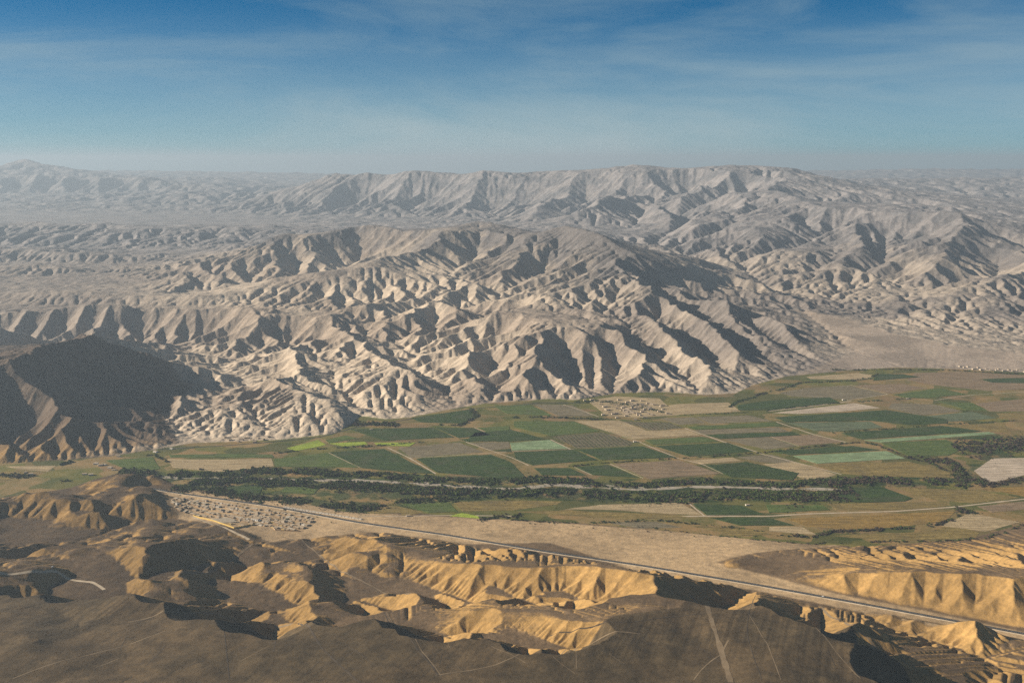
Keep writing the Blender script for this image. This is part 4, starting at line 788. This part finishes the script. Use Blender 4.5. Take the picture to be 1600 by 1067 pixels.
def proto(L_, W_, H_, wall, roof, two=False):
    P_ = {}
    b = [(-L_/2, L_/2, -W_/2, W_/2, -1.5, H_)]
    if two: b.append((-L_/2, 0, -W_/2 + .02, W_/2 - .02, H_ + .22, H_ + 2.6))
    P_['wall'] = me_of('wall', *boxes(b), wall)
    rb = [(-L_/2 - .35, L_/2 + .35, -W_/2 - .35, W_/2 + .35, H_ + .003, H_ + .22)]
    if two: rb.append((-L_/2 - .3, .3, -W_/2 - .3, W_/2 + .3, H_ + 2.603, H_ + 2.8))
    P_['roof'] = me_of('roof', *boxes(rb), roof)
    P_['door'] = me_of('door', *boxes([(-.6, .6, -W_/2 - .05, -W_/2 + .03, 0, 2.1)]), M_door)
    P_['window'] = [me_of('window', *boxes([(x - .6, x + .6, -W_/2 - .05, -W_/2 + .03, 1.1, 2.1)]), M_dark) for x in (-L_/3, L_/3)]
    return P_
PR = {('adobe', i): proto(rnd.uniform(8, 12), rnd.uniform(5.5, 7.5), rnd.uniform(2.7, 3.1), WM['adobe'], M_roof if i < 3 else M_roof2) for i in range(5)}
PR.update({('white', i): proto(rnd.uniform(8, 12), rnd.uniform(6, 7), rnd.uniform(2.9, 3.3), WM['white'], M_roof2 if i else M_roof, i == 2) for i in range(3)})
PR.update({('yellow', i): proto(9, 6, 3, WM['yellow'], M_roof) for i in range(2)}); PR.update({('pale', i): proto(rnd.uniform(8, 14), rnd.uniform(5, 8), rnd.uniform(3, 4), WM['pale'], M_roof, i == 2) for i in range(3)})
def house(x, y, rz, kind, var, label, group, sc_=1.0, nm='house'):
    z = float(groundv(np.array([x]), np.array([y]))[0]); r_ = bpy.data.objects.new(nm, None); sc.collection.objects.link(r_); r_.location = (x, y, z + .15); r_.rotation_euler = (0, 0, rz); r_.scale = (sc_,) * 3
    P_ = PR[(kind, var)]
    for k in ('wall', 'roof', 'door'):
        c = bpy.data.objects.new(k, P_[k]); sc.collection.objects.link(c); c.parent = r_
    for me in P_['window']: c = bpy.data.objects.new('window', me); sc.collection.objects.link(c); c.parent = r_
    tag(r_, label, 'house', group); return r_
a0, a1 = at_h(270, 769, 2), at_h(560, 816, 5); rdx, rdy = a1[0] - a0[0], a1[1] - a0[1]; RL = math.hypot(rdx, rdy); ux, uy = rdx / RL, rdy / RL; nx, ny = uy, -ux
RA = math.atan2(uy, ux)
if ny > 0: nx, ny = -nx, -ny
TOWN = [at_h(a, b, 3)[:2] for a, b in ((262,784),(300,776),(430,794),(480,803),(545,815),(590,824),(570,828),(505,827),(455,831),(425,827),(385,818),(330,809),(300,806),(275,800))]
nh = 0
adj = ['square', 'long', 'small', 'narrow', 'broad']
for i in range(-4, 90):
    for j in range(0, 32):
        u, v = i * 11.5 + rnd.uniform(-2, 2), 22 + j * 12.5 + rnd.uniform(-2.5, 2.5) + (5 if j % 2 else 0); x, y = a0[0] + ux * u + nx * v, a0[1] + uy * u + ny * v
        if not inpoly(TOWN, np.array([x]), np.array([y]))[0] or rnd.random() < .28: continue
        q = rnd.random(); kd = 'adobe' if q < .72 else 'pale' if q < .86 else 'white' if q < .95 else 'yellow'; va = rnd.randrange({'adobe': 5, 'white': 3, 'yellow': 2, 'pale': 3}[kd]); nh += 1
        if nh > 225: continue
        row = 'first' if j < 2 else 'middle' if j < 8 else 'lower'; part_ = 'left' if u < RL * .35 else 'centre' if u < RL * .7 else 'right'
        house(x, y, RA + rnd.choice((0, 0, math.pi / 2, math.pi)) + rnd.uniform(-.08, .08), kd, va, f'{adj[va]} {kd} flat roofed house in the {row} rows at the {part_} of town', f'{kd} houses of the town', rnd.uniform(.75, 1.1))
for i in range(24):
    u = RL * (.60 + .0168 * i); x, y = a0[0] + ux * u - nx * 22, a0[1] + uy * u - ny * 22
    house(x, y, RA, 'white', i % 2, 'white fronted house in the single row across the highway', 'white houses along the far side of the highway', .8)
def spots(lst, kind, label, group, s=1.0, nm='house'):
    for a, b in lst:
        x, y, z = at_h(a, b, .5) if b > 620 else on(a, b); house(x, y, rnd.uniform(-.5, .5), kind, rnd.randrange(2), label, group, s * rnd.uniform(.8, 1.2), nm)
VIL = [(a + rnd.uniform(-3, 3), b + rnd.uniform(-1, 1)) for a, b in ((912,627),(922,625),(935,631),(947,635),(948,641),(958,632),(962,638),(963,646),(972,630),(975,642),(978,647),(983,628),(990,645),(1000,648),(1003,641),(1012,646),(1020,648),(1030,644),(1036,640),(1041,646),(1025,632),(952,626),(966,624),(1010,630),(940,648))] + [(rnd.gauss(985, 24), rnd.gauss(638, 6.5)) for _ in range(42)]
spots(VIL, 'pale', 'pale stone house of the half ruined village under the mountain', 'pale houses of the ruined village', 1.15)
spots([(a + rnd.uniform(-2, 2), b + rnd.uniform(-.7, .7)) for a, b in ((1498,573),(1505,575),(1512,574),(1520,577),(1527,575),(1533,578),(1540,577),(1547,578),(1555,579),(1562,578),(1570,580),(1577,578),(1584,580),(1592,579),(1600,581))], 'pale', 'pale house in the row of the far village at the right', 'houses of the far village', 1.1)
spots([(352,685),(360,688),(368,684),(377,687),(386,685),(394,688),(402,685),(411,687),(420,684),(372,690),(398,691)], 'pale', 'low pale farm building at the foot of the sunlit slope', 'farm buildings at the slope foot', 1.1)
spots([(150,725),(157,727),(164,726),(172,731),(178,734),(132,741),(142,742),(185,713),(243,706),(268,701),(40,738),(48,741)], 'white', 'white farm building beside the road at the left of the valley', 'white farm buildings on the left', 1.1)
for (a, b, lb) in ((992,690,'lone pale hut at the corner of the orchard'),(1318,625,'white hut at the bend of the upper farm track'),(1418,623,'small white hut in the far hedge'),(638,806,'small farmhouse between the highway and the golden field'),(1168,789,'farmhouse above the dark green field near the farm track'),(580,671,'tiny white hut on the dark green field edge')):
    x, y, z = at_h(a, b, .6); house(x, y, .2, 'white', 0, lb, None, 1.0, 'farmhouse')
# ruins: roofless towers
def ruin(px, py, hgt, wd):
    x, y, z = at_h(px, py, 0); r_ = bpy.data.objects.new('ruined_tower', None); sc.collection.objects.link(r_); r_.location = (x, y, 0); r_.rotation_euler = (0, 0, rnd.uniform(-.3, .3))
    t_ = .8; w2 = wd / 2; bs = [(-w2, w2, -w2, -w2 + t_, -1, hgt), (-w2, -w2 + t_, -w2 + t_ + .003, w2 - t_ - .003, -1, hgt * .8), (w2 - t_, w2, -w2 + t_ + .003, w2 - t_ - .003, -1, hgt * .65), (-w2, w2, w2 - t_, w2, -1, hgt * .9)]
    c = bpy.data.objects.new('wall', me_of('wall', *boxes(bs), WM['pale'])); sc.collection.objects.link(c); c.parent = r_
    c = bpy.data.objects.new('window', me_of('window', *boxes([(-.8, .8, -w2 - .05, -w2 + .05, hgt * .5, hgt * .72)]), M_dark)); sc.collection.objects.link(c); c.parent = r_; return r_
tag(ruin(988, 640, 15, 9), 'tallest roofless stone tower among the ruined village houses', 'ruin'); tag(ruin(1014, 639, 10, 11), 'low broad roofless ruin right of the tall stone tower', 'ruin'); tag(ruin(1004, 634, 8, 16), 'wide broken stone hall behind the two ruined towers', 'ruin')
# walled compound and court below the town
def wallrun(pts, hgt, m, nm, label):
    V_, F = [], []
    for a, b in zip(pts[:-1], pts[1:]):
        d = math.hypot(b[0] - a[0], b[1] - a[1]); ex, ey = (b[1] - a[1]) / d * .25, -(b[0] - a[0]) / d * .25; k = len(V_); n = max(1, int(d / 10))
        for i in range(n + 1):
            x, y = a[0] + (b[0] - a[0]) * i / n, a[1] + (b[1] - a[1]) * i / n; z = float(groundv(np.array([x]), np.array([y]))[0])
            V_ += [(x - ex, y - ey, z - 1), (x + ex, y + ey, z - 1), (x + ex, y + ey, z + hgt), (x - ex, y - ey, z + hgt)]
        for i in range(n):
            q = k + 4 * i
            for e in range(4): F.append((q + e, q + (e + 1) % 4, q + 4 + (e + 1) % 4, q + 4 + e))
        F += [(k, k + 1, k + 2, k + 3), (k + 4 * n + 3, k + 4 * n + 2, k + 4 * n + 1, k + 4 * n)]
    o = bpy.data.objects.new(nm, me_of(nm, np.array(V_), np.array(F), m)); sc.collection.objects.link(o); tag(o, label, 'wall')
wallrun(pix((302,806),(335,817),(366,831),(402,819), h_=4), 3.2, WM['yellow'], 'compound_wall', 'long yellow wall of the compound below the town')
wallrun(pix((470,829),(430,828),(425,822), h_=8), 2.4, WM['adobe'], 'boundary_wall', 'low mud wall at the lower edge of the town')
g = [at_h(a, b, 4)[:2] for a, b in ((330,813),(358,812),(372,818),(345,820))]; zz = max(float(groundv(np.array([p[0]]), np.array([p[1]]))[0]) for p in g)
tag(prism(g, zz - 2, zz + .4, 'paved_court', noise_mat('concrete', (.33, .27, .19), (.42, .35, .26), .2, 3)), 'pale paved court inside the walled compound', None, None, 'structure')
for (a, b, kd, s_, lb) in ((400,813,'white',2.0,'long white school building beside the compound'),(415,815,'white',1.3,'small white building at the end of the school'),(392,822,'yellow',1.2,'yellow house at the corner of the compound wall'),(378,826,'yellow',1.3,'yellow house in the lowest corner of the compound'),(360,822,'yellow',1.0,'small yellow house in front of the paved court')):
    x, y, z = at_h(a, b, 4); house(x, y, RA, kd, 0, lb, None, s_)
# ---- vehicles
def lathe(r_, w_, n=14):
    a = np.arange(n) / n * 2 * math.pi; V_ = np.concatenate([np.column_stack([r_ * np.cos(a), np.full(n, -w_), r_ * np.sin(a)]), np.column_stack([r_ * np.cos(a), np.full(n, w_), r_ * np.sin(a)])]); i = np.arange(n)
    return V_.tolist(), [tuple(int(q) for q in f) for f in np.stack([i, (i + 1) % n, n + (i + 1) % n, n + i], -1)] + [tuple(range(n))[::-1], tuple(range(n, 2 * n))]
M_car = mat('white_car_paint', (.75, .75, .74), .35); M_glass = mat('dark_glass', (.02, .025, .03), .1); M_tyre = mat('tyre', (.02, .02, .02))
def vehicle(x, y, rz, label, nm='pickup_truck'):
    z = float(groundv(np.array([x]), np.array([y]))[0]); r_ = bpy.data.objects.new(nm, None); sc.collection.objects.link(r_); r_.location = (x, y, z + 1.25); r_.rotation_euler = (0, 0, rz)
    def ad(n_, v, f, m, loc=(0, 0, 0)):
        me = bpy.data.meshes.new(n_); me.from_pydata([tuple(q) for q in v], [], [tuple(q) for q in f]); me.materials.append(m); me.update(); c = bpy.data.objects.new(n_, me); sc.collection.objects.link(c); c.parent = r_; c.location = loc; return c
    prof = [(-2.5, .45), (-2.5, 1.15), (-.75, 1.18), (-.6, 1.2), (-.35, 1.85), (1.0, 1.88), (1.5, 1.22), (2.45, 1.08), (2.55, .45)]; n = len(prof)
    ad('body', [(a, -.9, b) for a, b in prof] + [(a, .9, b) for a, b in prof], [tuple(range(n)), tuple(range(n, 2 * n))[::-1]] + [(i, n + i, n + (i + 1) % n, (i + 1) % n) for i in range(n)], M_car)
    v, f = boxes([(-.3, .95, -.93, .93, 1.3, 1.72)]); ad('side_window', v, f, M_glass)
    for sx in (-1.6, 1.6):
        for sy in (-.85, .85): v, f = lathe(.4, .13); ad('wheel', v, f, M_tyre, (sx, sy, .4))
    for sy in (-.65, .65): v, f = boxes([(2.5, 2.58, sy - .18, sy + .18, .8, 1.0)]); ad('headlight', v, f, M_white)
    tag(r_, label, 'pickup truck'); return r_
x, y, z = at_h(1286, 932, 28); vehicle(x, y, math.atan2(-1, 2.2), 'white pickup truck driving on the dark highway'); x, y, z = on(82, 887); vehicle(x, y, .3, 'white pickup truck parked beside the dirt road on the dark hills')
print('houses', nh, time.time() - T0)

# ================================================================ air
HZ = None
def haze(density=4.9e-5):
    x, y0, y1, z0, z1 = 26000, -3000, 43500, -30, 1060
    v = np.array([(-x, y0, z0), (x, y0, z0), (x, y1, z0), (-x, y1, z0), (-x, y0, z1), (x, y0, z1), (x, y1, z1), (-x, y1, z1)], float)
    f = np.array([(0, 3, 2, 1), (4, 5, 6, 7), (0, 1, 5, 4), (1, 2, 6, 5), (2, 3, 7, 6), (3, 0, 4, 7)])
    m = bpy.data.materials.new('haze'); m.use_nodes = True; t = m.node_tree; t.nodes.clear()
    o_ = t.nodes.new('ShaderNodeOutputMaterial'); p = t.nodes.new('ShaderNodeVolumePrincipled'); t.links.new(p.outputs[0], o_.inputs['Volume'])
    p.inputs['Color'].default_value = (.51, .61, .71, 1); p.inputs['Density'].default_value = density; p.inputs['Anisotropy'].default_value = .2
    o = mesh_np('haze', v, f, m, False); tag(o, 'pale blue haze filling the air over the valley', None, None, 'stuff'); return o
haze()
print('script', time.time() - T0)
